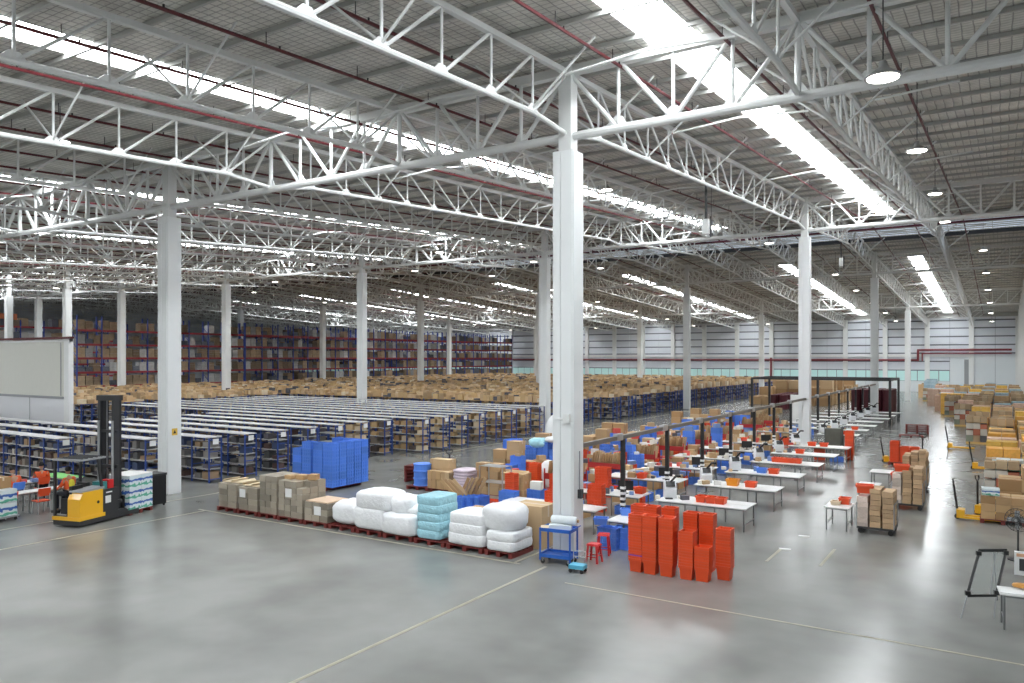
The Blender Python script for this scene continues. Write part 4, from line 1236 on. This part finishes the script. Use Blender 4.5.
def person(label, loc, rz, shirt, hip=.95, lean=.12, reach=.42, hand_z=.22, look=-.15, vest=None, foot_drop=.5, spread=.13, sleeves=True):
    """a seated figure facing local +x; z of the hip joint given, thighs forward"""
    t = thing('person', label, 'person', loc, rz)
    V, E, R = [], [], []

    def v(p, r_, par=None):
        V.append(p); R.append(r_)
        if par is not None: E.append((par, len(V) - 1))
        return len(V) - 1
    h = hip; sl = math.sin(lean)
    pel = v((0, 0, h), (.13, .15)); wa = v((.03 + sl * .15, 0, h + .18), (.11, .13), pel); ch = v((sl * .38, 0, h + .38), (.12, .16), wa)
    nb = v((sl * .5 + .01, 0, h + .53), .055, ch); nk = v((sl * .55 + .03, 0, h + .60), .05, nb)
    hands = []
    for s in (-1, 1):
        sh = v((sl * .46, s * .19, h + .47), .055, ch); el = v((sl * .4 + .10, s * .25, h + .22), .043, sh)
        wr = v((reach, s * .19, h + hand_z), .03, el); pm = v((reach + .07, s * .18, h + hand_z), (.022, .04), wr)
        for dy, fl in FIN:
            a = v((reach + .11, s * .18 + dy, h + hand_z), .011, pm); a = v((reach + .11 + fl * .6, s * .18 + dy, h + hand_z - .012), .009, a); v((reach + .11 + fl * .85, s * .18 + dy, h + hand_z - .035), .008, a)
        a = v((reach + .06, s * (.18 - .045), h + hand_z - .01), .012, pm); v((reach + .10, s * (.18 - .065), h + hand_z - .03), .009, a)
        hp = v((.02, s * .09, h - .02), .085, pel); kn = v((.42, s * spread, h - .01), .06, hp)
        an = v((.40, s * spread, h - foot_drop + .06), .04, kn); v((.52, s * spread, h - foot_drop + .03), (.03, .04), an)
    skin_chain('body', V, E, R, skin_m, t)
    # clothing, a little wider than the body
    sv = [(0, 0, h - .02), V[wa], V[ch], (sl * .5, 0, h + .5)]; se = [(0, 1), (1, 2), (2, 3)]; sr = [(.145, .165), (.13, .15), (.14, .175), .08]
    for s in (-1, 1):
        k = len(sv); sv += [(sl * .46, s * .19, h + .47), (sl * .4 + .08, s * .245, h + .26)] + ([(reach - .03, s * .195, h + hand_z)] if sleeves else [])
        se += [(2, k), (k, k + 1)] + ([(k + 1, k + 2)] if sleeves else []); sr += [.075, .062] + ([.042] if sleeves else [])
    skin_chain('shirt', sv, se, sr, shirt, t)
    if vest: skin_chain('vest', [(0, 0, h + .02), V[wa], V[ch], (sl * .48, 0, h + .48)], [(0, 1), (1, 2), (2, 3)], [(.15, .17), (.14, .16), (.15, .185), (.09, .11)], vest, t)
    tv = [(0, 0, h)]; te = []; tr = [(.14, .16)]
    for s in (-1, 1):
        k = len(tv); tv += [(.04, s * .09, h - .02), (.43, s * spread, h - .01), (.40, s * spread, h - foot_drop + .1)]; te += [(0, k), (k, k + 1), (k + 1, k + 2)]; tr += [.1, .078, .058]
        MB().b(.33, .60, s * spread - .045, s * spread + .045, h - foot_drop - .02, h - foot_drop + .07).obj('shoe', black, t)
    skin_chain('trousers', tv, te, tr, trous, t)
    hx, hz = sl * .6 + .05, h + .73
    hd = MB().lathe([(.03, -.12), (.058, -.10), (.074, -.04), (.078, .02), (.072, .07), (.045, .11), (.01, .122)], n=16); hd.b(.07, .098, -.012, .012, -.03, .012)
    for s in (-1, 1): hd.b(-.012, .016, s * .078 - .008, s * .078 + .008, -.035, .025)
    head = hd.obj('head', skin_m, t, (hx, 0, hz), smooth=True); head.rotation_euler = (0, -look, 0)
    for s in (-1, 1): MB().lathe([(.004, 0), (.011, .004), (.004, .008)], (0, 0, 0), 8, 'x').obj('eye', black, head, (.068, s * .03, .012))
    MB().b(.068, .076, -.022, .022, -.066, -.058).obj('mouth', M('lip', (.35, .12, .10), .6), head)
    hr = MB().lathe([(.086, -.02), (.09, .03), (.082, .085), (.05, .128), (.01, .138)], n=16).obj('hair', hair_m, head, (-.016, 0, 0), smooth=True)
    return t


# ================================================================ the reach truck
FX, FY = W(80, 528.5); FR = math.radians(106)
fk = thing('forklift', 'yellow and black reach forklift with raised double mast parked at the left', 'forklift', (FX, FY, 0), FR)
MB().prism([(0, .06), (2.0, .06), (2.0, .24), (1.9, .30), (0, .30)], 0, 1.08, 'y').obj('chassis', dgrey, fk)
MB().b(-.03, 1.0, -.02, 1.10, .22, .34).obj('yellow_skirt', yellow, fk)
MB().prism([(0, .34), (.92, .34), (.92, 1.12), (.12, 1.12), (.0, .9)], 0, .5, 'y').obj('side_body', yellow, fk)
MB().prism([(.04, 1.12), (.98, 1.12), (.98, 1.2), (.08, 1.17)], .0, .5, 'y').obj('body_cap', mgrey, fk)
MB().lathe([(.05, 0), (.05, .012)], (.72, -.012, .72), 12, 'y').obj('fuel_cap', black, fk)
MB().b(.92, 1.55, .0, 1.05, .3, 1.08).obj('battery_box', dgrey, fk)
MB().b(1.02, 1.25, -.008, 0, .62, .86).obj('data_sticker', paper, fk); MB().b(1.05, 1.3, -.008, 0, .95, .99).obj('white_mark', paper, fk)
MB().b(.02, .9, .5, 1.06, .30, .36).obj('cabin_floor', dgrey, fk); MB().b(.05, .35, .62, 1.02, .36, .40).obj('foot_plate', chrome, fk)
MB().b(.08, .52, .52, .86, .36, .9).obj('seat_base', black, fk); MB().b(.08, .52, .42, .52, .86, 1.3).obj('seat_back', black, fk)
MB().b(.85, .98, .6, 1.0, .7, 1.3).obj('control_desk', dgrey, fk)
MB().lathe([(.13, 0), (.15, .01), (.13, .02)], (.62, .98, 1.2), 14).obj('steering_wheel', black, fk)
MB().b(-.02, 1.05, .0, 1.06, 2.12, 2.18).obj('guard_roof', mgrey, fk)
for k in range(5): MB().b(.1 + k * .2, .15 + k * .2, .04, 1.02, 2.18, 2.21).obj('guard_bar', dgrey, fk)
for p, q in (((.02, 1.03, .3), (.02, 1.03, 2.14)), ((.92, .04, 1.12), (.75, .04, 2.14)), ((1.0, 1.02, 1.08), (1.0, 1.02, 2.14))): MB().bar(p, q, .07, .07).obj('guard_post', dgrey, fk)
for yy in (.18, .76):
    MB().b(1.58, 1.80, yy, yy + .11, .1, 4.12).obj('mast_upright', dgrey, fk)
    MB().b(1.62, 1.92, yy + .02 if yy < .5 else yy - .02, yy + .13 if yy < .5 else yy + .09, .12, 3.98).obj('inner_mast', black, fk)
    MB().bar((1.55, yy + .05, .3), (1.55, yy + .05, 3.3), .04, n=8).obj('lift_cylinder', mgrey, fk)
MB().b(1.56, 1.92, .14, .92, 3.98, 4.16).obj('mast_top', dgrey, fk); MB().b(1.6, 1.7, .1, .99, 2.9, 2.98).obj('cross_member', dgrey, fk); MB().b(1.6, 1.7, .1, .99, 1.7, 1.8).obj('cross_member', dgrey, fk); MB().b(1.6, 1.85, .1, .99, .5, .62).obj('cross_member', dgrey, fk)
for yy in (.38, .62): MB().bar((1.72, yy, .6), (1.72, yy, 3.98), .012, n=6).obj('lift_chain', mgrey, fk)
MB().b(1.92, 2.0, .14, .94, .12, .7).obj('fork_carriage', black, fk)
for yy in (.26, .7): MB().b(1.96, 3.05, yy, yy + .12, .07, .11).obj('fork', black, fk)
for yy in (0, .93): MB().b(1.95, 2.5, yy, yy + .13, .05, .19).obj('reach_leg', dgrey, fk); MB().lathe([(.08, 0), (.08, .1)], (2.45, yy + .02, .08), 12, 'y').obj('wheel', black, fk)
MB().lathe([(.16, 0), (.16, .12)], (.4, .45, .16), 14, 'y').obj('wheel', black, fk)
MB().b(.98, 1.2, .1, .5, 1.08, 1.32).obj('control_panel', M('teal', (.03, .22, .22), .5), fk); MB().b(1.2, 1.42, .05, .35, 1.08, 1.36).obj('red_box', red, fk)


def fkw(x, y): c, s = math.cos(FR), math.sin(FR); return (FX + x * c - y * s, FY + x * s + y * c)


x, y = fkw(.30, .70)
person('forklift driver in an orange shirt and yellow vest sitting in the cab', (x, y, 0), FR + PI / 2, shirt_o, hip=1.04, lean=.1, vest=hivis, foot_drop=.62, reach=.40, hand_z=.12)


def print_mat(name, c1, c2, c3):
    m = bpy.data.materials.new(name); m.use_nodes = True; N = m.node_tree.nodes; L = m.node_tree.links; b = N['Principled BSDF']; b.inputs['Roughness'].default_value = .35
    tc = N.new('ShaderNodeTexCoord'); sp_ = N.new('ShaderNodeSeparateXYZ'); L.new(tc.outputs['Generated'], sp_.inputs[0])
    n = N.new('ShaderNodeTexNoise'); n.inputs['Scale'].default_value = 3.2; n.inputs['Detail'].default_value = 1; L.new(tc.outputs['Generated'], n.inputs['Vector'])
    a = N.new('ShaderNodeMath'); a.operation = 'MULTIPLY_ADD'; a.inputs[1].default_value = .55; L.new(n.outputs[0], a.inputs[0]); L.new(sp_.outputs[2], a.inputs[2])
    r_ = N.new('ShaderNodeValToRGB'); r_.color_ramp.interpolation = 'CONSTANT'
    for q in range(3): r_.color_ramp.elements.new(.5)
    for q, (p_, c) in enumerate(((0, c1), (.34, c3), (.55, c1), (.74, c2), (.98, c1))): r_.color_ramp.elements[q].position = p_; r_.color_ramp.elements[q].color = (*c, 1)
    L.new(a.outputs[0], r_.inputs[0]); L.new(r_.outputs[0], b.inputs['Base Color']); MATS[name] = m
    return m


pm_ = print_mat('printed_blue_green', (.72, .80, .82), (.05, .14, .45), (.12, .45, .32))
pb_me = MB().box((0, 0, .5), (1, 1, 1)).mesh('product_box', pm_)
x, y = fkw(2.62, .53)
pallet('dark red pallet carried on the forks of the forklift', (x, y, .0), FR, L_=1.1, D_=1.05)
for k in range(3):
    for i in range(2):
        for j in range(3):
            x, y = fkw(2.35 + .54 * i, .18 + .35 * j)
            tag(put('product_box', pb_me, None, (x, y, .145 + k * .4), FR, (.53, .34, .395)), 'white box printed blue and green in the load on the forklift forks', 'box', 'printed boxes on the forklift pallet')
x, y = fkw(2.62, .53); tag(MB().b(-.54, .54, -.52, .52, 0, .02).obj('cover_sheet', paper, None, (x, y, 1.345), FR), 'white sheet lying over the printed boxes on the forks', 'sheet')
x, y = fkw(3.72, .2); cb_ = thing('black_cabinet', 'black wrapped cage standing between the fork load and the column', 'cage', (x - .35, y, 0), 0)
MB().b(-.3, .3, -.3, .3, .08, 1.12).obj('body', black, cb_); MB().b(-.32, .32, -.32, .32, 1.12, 1.2).obj('rim', dgrey, cb_)
for i in (-1, 1):
    for j in (-1, 1): MB().lathe([(.05, -.02), (.05, .02)], (i * .24, j * .24, .05), 10, 'y').obj('wheel', black, cb_)
# boxes on a cart at the left edge
bx, by = W(-13, 522)
t = thing('platform_cart', 'low wheeled cart under the printed boxes at the left edge', 'cart', (bx, by + .4, 0), .1)
MB().b(-.6, .5, -.35, .35, .12, .17).obj('deck', mgrey, t)
for i in (-1, 1):
    for j in (-1, 1): MB().lathe([(.06, -.02), (.06, .02)], (i * .42, j * .25, .06), 12, 'y').obj('wheel', black, t)
for k in range(2):
    for i in range(2): tag(put('product_box', pb_me, None, (bx - .3 + .52 * i, by + .4, .175 + k * .44), .1, (.5, .6, .43)), 'printed blue-green box on the cart at the left edge, %s %s' % (('lower', 'upper')[k], ('left', 'right')[i]), 'box')
carton(bx - .15, by + .4, 1.06, .6, .5, .36, .1, 'plain tan carton on top of the printed boxes at the left edge')
# seated workers and their tables
table('work_table', 'long white table in front of the seated workers at the left', (-29.0, 14.0, 0), 2.6, .6, PI / 2)
table('work_table', 'white table behind, where the bending worker in orange sits', (-31.3, 14.0, 0), 2.0, .7, PI / 2)
gt = tag(table('work_table', 'x', (-31.6, 16.1, 0), 1.9, .7), 'work table with bright green cloth beyond the seated workers', 'table'); MB().b(-.97, .97, -.37, .37, .732, .75).obj('green_cloth', M('green', (.22, .60, .18), .6), gt)


def chair(loc, rz, label, m=orange):
    t = thing('chair', label, 'chair', loc, rz)
    MB().frust(.42, .40, .40, .46, .44, .44).obj('seat', m, t)
    MB().prism([(-.22, .62), (-.18, .62), (-.24, .9), (-.28, .9)], -.2, .2, 'y').obj('backrest', m, t)
    for i in (-1, 1):
        for j in (-1, 1): MB().bar((i * .22, j * .2, 0), (i * .19, j * .18, .43), .014, n=6).obj('leg', chrome, t)
        MB().bar((-.19, i * .18, .44), (-.25, i * .18, .88), .014, n=6).obj('back_post', chrome, t)
    return t


chair((-28.35, 13.75, 0), PI, 'orange plastic chair with pale legs before the long white table'); chair((XonY(42, 15.1), 15.1, 0), PI * .95, 'orange chair under the worker seen from behind'); chair((-30.45, 13.9, 0), PI, 'chair under the worker bending over the table', blue)
chair((-28.4, 14.9, 0), PI * 1.05, 'dark chair beside the long white table', dgrey); chair((-28.4, 12.7, 0), PI * 1.05, 'second orange chair at the near end of the long table')
person('worker in an orange shirt sitting with his back to the camera', (XonY(42, 15.1), 15.1, 0), PI * .9, shirt_o, hip=.56, lean=.15, foot_drop=.5)
person('worker in an orange shirt bending over the white table', (-30.4, 13.9, 0), PI * .98, shirt_o, hip=.56, lean=.6, foot_drop=.5, reach=.5, hand_z=.24, look=-.5)
for k in range(4): tag(put('parcel', par_me, None, (-31.3 + .1 * k, 13.6 + .4 * k, .73), k, (.3, .2, .12)), 'small parcel on the table of the bending worker, %s along' % ORD[k], 'parcel')

# ================================================================ right aisle: trolleys, little tables
for (px, py, L_, D_, n_) in ((835, 532, .75, 1.15, 'nearest small white table standing alone in the aisle'), (866, 507, .75, 1.1, 'second small white table, behind the nearest carton trolley'), (879, 491, .8, 1.0, 'third small white table beside the far carton trolley')):
    x, y = W(px, py); table('small_table', n_, (x, y + .75, 0), L_, D_)
x, y = W(835, 532); bin_(otb, x + .12, y + 1.05, .73, 'orange bin at the far end of the nearest small table', 1.57); bin_(tote_mesh(M('cream_bin', (.75, .62, .45), .6), .3, .24, .34, .27, .12, 'bin'), x - .1, y + .75, .73, 'cream tray on the nearest small table', 1.57)
x, y = W(879, 491); bin_(otb, x + .75, y + .3, .45, 'orange bin beside the third small table', 0, sc=1.6)
x, y = W(866, 507); bin_(otb, x + .62, y + .6, .3, 'orange bin beside the second small table', 0, sc=1.5)
s1 = stool('orange stool under the bin beside the second small table', (x + .62, y + .6, 0), orange, .3); x, y = W(879, 491); s2 = stool('orange stool under the bin beside the third small table', (x + .75, y + .3, 0), orange, .45)


def trolley(loc, L_, D_, label):
    t = thing('carton_trolley', label, 'trolley', loc)
    MB().b(-L_ / 2, L_ / 2, -D_ / 2, D_ / 2, .16, .22).obj('deck', dgrey, t)
    for i in (-1, 1):
        for j in (-1, 1): MB().lathe([(.08, -.025), (.08, .025)], (i * (L_ / 2 - .1), j * (D_ / 2 - .1), .08), 12, 'y').obj('wheel', black, t)
        MB().path([(i * L_ / 2, -D_ / 2, .2), (i * L_ / 2, -D_ / 2, .95), (i * L_ / 2, D_ / 2, .95), (i * L_ / 2, D_ / 2, .2)], .015, 6).obj('side_rail', mgrey, t)
    return t


r = random.Random(31)
whc = M('white_red_carton', (.70, .58, .50), .6, var=.3, scale=9, rnd=.25); wme = MB().box((0, 0, .5), (1, 1, 1)).mesh('small_carton', whc)
pale_me = MB().box((0, 0, .5), (1, 1, 1)).mesh('pale_carton', M('pale_tan_carton', (.50, .34, .20), .75, var=.15, scale=6, rnd=.2))
for n, (px, py, L_, D_, hh, ln) in enumerate(((875, 535, 1.05, 1.0, 1.05, 'nearest carton trolley, in the right aisle'), (907, 510, 1.0, 1.1, 1.15, 'second carton trolley in the right aisle'), (914, 491, .9, 1.4, 1.3, 'third trolley in the right aisle, piled high with tan cartons'))):
    x, y = W(px, py); y += D_ / 2
    trolley((x, y, 0), L_, D_, ln)
    for i in range(3):
        for j in range(2):
            k = 0; z = .22; me = wme if i == 0 and n < 2 else pale_me
            while z < .22 + hh - (.2 if i == 0 else 0):
                h = r.uniform(.11, .2)
                tag(put('small_carton', me, None, (x - L_ / 2 + (i + .5) * L_ / 3 + r.uniform(-.01, .01), y - D_ / 2 + (j + .5) * D_ / 2, z), r.uniform(-.04, .04), (L_ / 3 * .86, D_ / 2 * .9, h * .9)),
                    'small carton in the load of the %s carton trolley' % ORD[n], 'carton', 'cartons on the %s trolley' % ORD[n]); z += h; k += 1
    if n < 2: bin_(otb, x - L_ / 2 + .2 + .1 * n, y - D_ / 2 + .3, .22 + hh - .04, 'orange bin lying on top of the %s trolley load' % ORD[n], .1, sc=1.25)
x, y = W(903, 466)
pallet_truck('hand pallet truck standing left of the stacked orange bins', (x - .9, y + 1.0, 0), 0.3, yellow, .12); pallet_truck('hand pallet truck behind the stacked orange bins', (x + .6, y + 3.2, 0), -1.7, dgrey, .05)
pallet('dark red pallet under the stacked orange bins in the aisle', (x, y + .6, 0), L_=1.4)
for i in range(3):
    for k in range((4, 3, 3)[i]): tag(put('crate', ocr, None, (x - .42 + i * .45, y + .6, .14 + k * .26), 1.57, (1.15, 1.2, 1.2)), 'orange crate stacked on the aisle pallet, %s stack' % ORD[i], 'crate', 'orange crates on the aisle pallet, %s stack' % ORD[i])
for k in range(4): pallet('bare dark red pallet in the pile of the far aisle, %s from below' % ORD[k], (*W(917, 433 - 0), k * .15), .1, L_=1.5, D_=1.2)
pallet('single dark red pallet lying before the far pallet pile', (*W(911, 437), 0), .1, L_=1.5, D_=1.0)
x, y = W(849, 460)
for k in range(17): tag(put('tote', ot, None, (x, y + .2, k * .075), 0, (1.15, 1.15, 1)), 'orange nested tote in the tall lone stack at the table ends', 'tote', 'orange totes in the lone stack at the table ends')
x, y = W(838, 462)
for k in range(2): tag(put('crate', bcr, None, (x - .1, y + .2, k * .12), .2, (1.1, 1, .4)), 'flat blue tray by the lone orange stack, %s' % ('lower' if k == 0 else 'upper'), 'tray')
for k in range(3): tag(put('crate', ocr, None, (x - 1.0, y + .5, k * .24), .1, (1.1, 1.1, 1.1)), 'orange crate under the table end near the lone stack', 'crate', 'orange crates under the table end')
pn2 = thing('dark_cage', 'dark grey netted cage trolley beside the second column', 'cage', (-8.4, 48.6, 0))
MB().b(-.45, .45, -.3, .3, .1, 1.25).obj('net_body', M('grey_green', (.12, .12, .10), .8, var=.3), pn2)
for i in (-1, 1):
    for j in (-1, 1): MB().b(i * .45 - .02, i * .45 + .02, j * .3 - .02, j * .3 + .02, 0, 1.35).obj('post', dgrey, pn2)

# ================================================================ right side: loads along the wall
x, y = W(976, 523)
pallet_truck('yellow hand pallet truck with black handle before the nearest right-hand cartons', (x - .45, y + .5, 0), 0.0, yellow, .1)
pallet_truck('second hand pallet truck, its black loop handle above the right-hand cartons', (x + .1, y + 1.7, 0), -.3, yellow, .0)
pallet('dark red pallet under the nearest right-hand cartons', (x + .75, y + .65, 0), L_=1.3)
grid_boxes(x + .12, x + 1.4, y + .15, y + 1.15, PZ, 3, 2, 3, .25, cart_me, 'brown carton on the nearest right-hand pallet', 'carton', 'cartons on the nearest right-hand pallet', name='large_carton', seed=9)
tag(put('product_box', pb_me, None, (x + .4, y + .5, .9), .05, (.5, .5, .22)), 'pale blue and white box on the nearest right-hand cartons', 'box')
for i in range(2):
    for j in range(2):
        for k in range(4 if i else 3):
            tag(put('large_carton', cart_me, None, (x + .95 + i * .68, y + 2.2 + j * .62, k * .42), r.uniform(-.04, .04), (.66, .6, .41)), 'brown carton in the tall stacks behind the fan', 'carton', 'tall carton stacks behind the fan')
ax, ay = W(992, 497)
for i in range(3):
    for k in range(3):
        tag(put('product_box', pb_me, None, (ax + .3 + i * .62, ay + .3, k * .5), 0, (.6, .7, .49)), 'large blue and white printed box beyond the tall right-hand cartons', 'box', 'printed boxes beyond the tall right-hand cartons')
kinds = [('tan', M('load_tan2', (.55, .37, .20), .7, var=.2, scale=5, rnd=.3)), ('yellow', ylw), ('orange-yellow', M('load_orange', (.72, .36, .07), .5, var=.3, scale=6, rnd=.2)), ('pinkish', M('load_pink', (.66, .45, .34), .6, var=.25, scale=6, rnd=.2)),
         ('mixed', stuff_mat('mixed_goods', [(.5, .35, .2), (.42, .14, .08), (.14, .18, .26), (.6, .55, .48), (.24, .27, .2), (.62, .40, .14), (.12, .12, .13), (.5, .37, .23), (.42, .30, .18)])), ('pale blue', M('load_blue', (.35, .50, .60), .5, var=.3, scale=7, rnd=.2))]
km = {}
for nme, m_ in kinds:
    for v_ in range(2):
        mb = MB().b(-.55, .55, -.5, .5, 0, .13); rr = random.Random(len(nme) + v_)
        nz = 4
        for k in range(nz):
            for i in range(3 if nme == 'mixed' else 2):
                nn = 3 if nme == 'mixed' else 2
                for j in range(2):
                    w_ = 1.1 / nn; hgt = (1.5 / nz) * (rr.uniform(.7, 1.0) if nme == 'mixed' else .97)
                    mb.b(-.55 + i * w_ + .01, -.55 + (i + 1) * w_ - .01, -.5 + j * .5 + .01, j * .5 - .01, .13 + k * 1.5 / nz, .13 + k * 1.5 / nz + hgt)
        km[nme, v_] = mb.mesh('pallet_stack', m_)
r = random.Random(12)
y = 35.3; row = 0
seq = ['tan', 'yellow', 'mixed', 'orange-yellow', 'mixed', 'yellow', 'pinkish', 'mixed', 'orange-yellow', 'mixed', 'tan']
while y < 126:
    ex = -.1 - (y - 30) * .045 if y < 60 else -1.45 - (y - 60) * .13
    x = 1.3; n = 0
    while x > max(ex, -9.5):
        nme = seq[(row + n * 2) % len(seq)] if y < 66 else r.choice(['mixed', 'mixed', 'tan', 'pinkish', 'pale blue', 'yellow'])
        s = r.uniform(.8, 1.25)
        if r.random() < .93 and not (x < -.6 and abs(y % 7 - 3) < .4):
            tag(put('pallet_stack', km[nme, r.randint(0, 1)], None, (x + r.uniform(-.05, .05), y + r.uniform(-.1, .1), 0), r.uniform(-.04, .04), (1.05, 1, s)), '%s pallet load, %s row of goods along the right wall' % (nme, ORD[row % 20] if row < 20 else ORD[row % 20] + ' of the farthest'), 'pallet load', '%s loads along the right wall, row %s' % (nme, ORD[row % 20] if row < 20 else ORD[row % 20] + ' far'))
        x -= 1.3; n += 1
    y += 1.55; row += 1
for (px, py, n_) in ((950, 449, 'fourth'), (975, 470, 'third')):
    x, y = W(px, py); pallet_truck('%s hand pallet truck along the right-hand goods' % n_, (x, y + .3, 0), 0, yellow, .12)
tag(put('pallet_stack', km['yellow', 0], None, (*W(948, 414), 0), 0, (1.1, 1, 1.25)), 'yellow wrapped pallet load standing out at the far end of the aisle', 'pallet load')
tag(put('pallet_stack', km['pinkish', 0], None, (*W(969, 421), 0), 0, (1.1, 1, .95)), 'pinkish pallet load standing out in front of the far yellow one', 'pallet load')
for k in range(3): tag(put('pallet_stack', km['pale blue', 0], None, (*W(930 + 1 * k, 398 - 2 * k), 0), 0, (1.3, 1, 1.4)), 'pale blue stack at the very end of the right aisle, %s row' % ORD[k], 'pallet load')
# fan
Zf = 20.6; Xc = (1018 - 512) / F * Zf; fx, fy = Xc * CT - Zf * ST, Zf * CT + Xc * ST
t = thing('pedestal_fan', 'dark grey pedestal fan at the right edge before the cartons', 'fan', (fx, fy, 0), -.35)
MB().lathe([(.24, 0), (.24, .03), (.05, .06)], n=18).obj('base', black, t); MB().bar((0, 0, .05), (0, 0, 1.0), .025, n=8).obj('pole', dgrey, t)
MB().lathe([(.07, 0), (.08, .06), (.06, .22)], (0, .02, 1.08), 12, 'y').obj('motor', dgrey, t)
cg = MB()
for k in range(20):
    a = 2 * PI * k / 20; ca, sa = math.cos(a), math.sin(a)
    cg.path([(.04 * ca, -.14, 1.08 + .04 * sa), (.24 * ca, -.12, 1.08 + .24 * sa), (.31 * ca, -.04, 1.08 + .31 * sa), (.24 * ca, .04, 1.08 + .24 * sa)], .005, 4)
for rr_, yy in ((.31, -.04), (.2, -.13), (.1, -.14)): cg.path([(rr_ * math.cos(a * PI / 10), yy, 1.08 + rr_ * math.sin(a * PI / 10)) for a in range(21)], .008, 5)
stuff(cg.obj('cage', dgrey, t))
for k in range(4):
    a = PI / 2 * k; b_ = MB().box((.14 * math.cos(a), -.05, .14 * math.sin(a)), (.22, .01, .12), 0, Matrix.Rotation(-a, 4, 'Y') @ Matrix.Rotation(.5, 4, 'X')).obj('blade', mgrey, t, (0, 0, 1.08))
MB().lathe([(.03, -.15), (.04, -.13), (.03, -.02)], (0, 0, 1.08), 10, 'y').obj('hub', chrome, t)
# display stand and the little table at the right edge
ex, ey = W(961, 618); gx, gy = W(994, 617.5)
t = thing('display_easel', 'black framed display easel with an empty clear panel at lower right', 'easel', (0, 0, 0))
dx, dy = (gx - ex), (gy - ey); L_ = math.hypot(dx, dy); ux, uy = dx / L_, dy / L_; nx_, ny_ = -uy, ux


def EP(u, v_, z): return (ex + ux * u + nx_ * v_, ey + uy * u + ny_ * v_, z)


a0, a1 = EP(0, 0, 0), EP(L_, 0, 0); b0, b1 = EP(.26, .2, .40), EP(L_ + .18, .2, .40); c0, c1 = EP(.73, .5, 1.28), EP(L_ + .62, .5, 1.28)
W_ = [((b0), (c0)), ((b1), (c1))]
for p, q in W_: MB().bar(p, q, .035, .05).obj('side_frame', black, t)
MB().bar(b0, b1, .05, .05).obj('bottom_frame', black, t); MB().bar(c0, c1, .05, .06).obj('top_frame', black, t)
for p, q in ((a0, b0), (a1, b1)): MB().bar(p, q, .012, n=6).obj('leg', mgrey, t)
for p, q, d in ((b0, c0, .03), (b1, c1, -.03)):
    for f_ in (.06, .94): MB().box(Vector(p).lerp(Vector(q), f_), (.09, .09, .09), .3).obj('corner_clamp', black, t)
MB().bar(EP(L_ * .5 + .68, .5, 1.28), EP(L_ * .5 + 1.2, 1.1, 0), .012, n=6).obj('rear_leg', mgrey, t); MB().bar(EP(L_ + .05, .2, .42), EP(L_ * .5 + .75, .5, 1.25), .01, n=6).obj('prop', mgrey, t)
mb = MB(); nn = Vector((nx_, ny_, .1)) * .006
mb.add([Vector(b0) + nn, Vector(b1) + nn, Vector(c1) + nn, Vector(c0) + nn, Vector(b0) - nn, Vector(b1) - nn, Vector(c1) - nn, Vector(c0) - nn], [(0, 1, 2, 3), (7, 6, 5, 4), (0, 4, 5, 1), (1, 5, 6, 2), (2, 6, 7, 3), (3, 7, 4, 0)])
gl = M('clear_panel', (.62, .68, .66), .08); gl.node_tree.nodes['Principled BSDF'].inputs['Alpha'].default_value = .18
mb.obj('clear_panel', gl, t)
tx, ty = W(1004, 629); tx2 = tx + .5
tb = table('folding_table', 'small folding table at the right edge beside the easel', (tx2, ty + .25, 0), 1.2, .6, .1)
tag(MB().b(-.22, .22, -.16, .16, 0, .02).obj('paper_pad', paper, None, (tx2 - .36, ty + .1, .73), .1), 'white paper pad on the small table at the right edge', 'paper')
tag(MB().b(-.14, .14, -.05, .05, 0, .5).obj('poster_box', paper, None, (*W(1022, 575, .73), .73), .0), 'white box with a dark printed picture standing on the small table', 'box')
o = bpy.data.objects['poster_box']; MB().b(-.05, .12, -.056, -.05, .1, .36).obj('printed_picture', dgrey, o); MB().b(-.1, .12, -.056, -.05, .40, .47).obj('printed_band', M('peach', (.75, .42, .25), .6), o)
bt = soft('snack_bag', M('orange_brown', (.60, .28, .06), .5, var=.4, scale=12), 'orange-brown bag lying before the printed box on the small table', (*W(1020, 588, .75), .75), (.28, .14, .1), 91, .1, 2.5, cat='bag', n=8)
# hanging speakers and cameras on dark rods under the trusses
for px, py, Yg, n_ in ((706, 212, 31, 'white box on a black rod hanging under the truss right of the tall column'), (841, 254, 62, 'small white box on a dark rod hanging beyond the second column'), (74, 278, 40, 'white box on a dark rod hanging at the left above the office block')):
    x = XonY(px, Yg); Z = -x * ST + Yg * CT; z = H + (HZ - py) * Z / F
    t = thing('hanging_box', n_, 'loudspeaker', (x, Yg, z - .6)); MB().b(-.13, .13, -.12, .12, -.3, .3).obj('housing', white, t); MB().bar((0, 0, .3), (0, 0, rz_(Yg) - 1.6 - z + .6), .055, n=8).obj('rod', black, t); MB().bar((.2, 0, -.45), (.2, 0, .4), .04, n=8).obj('side_tube', dgrey, t)
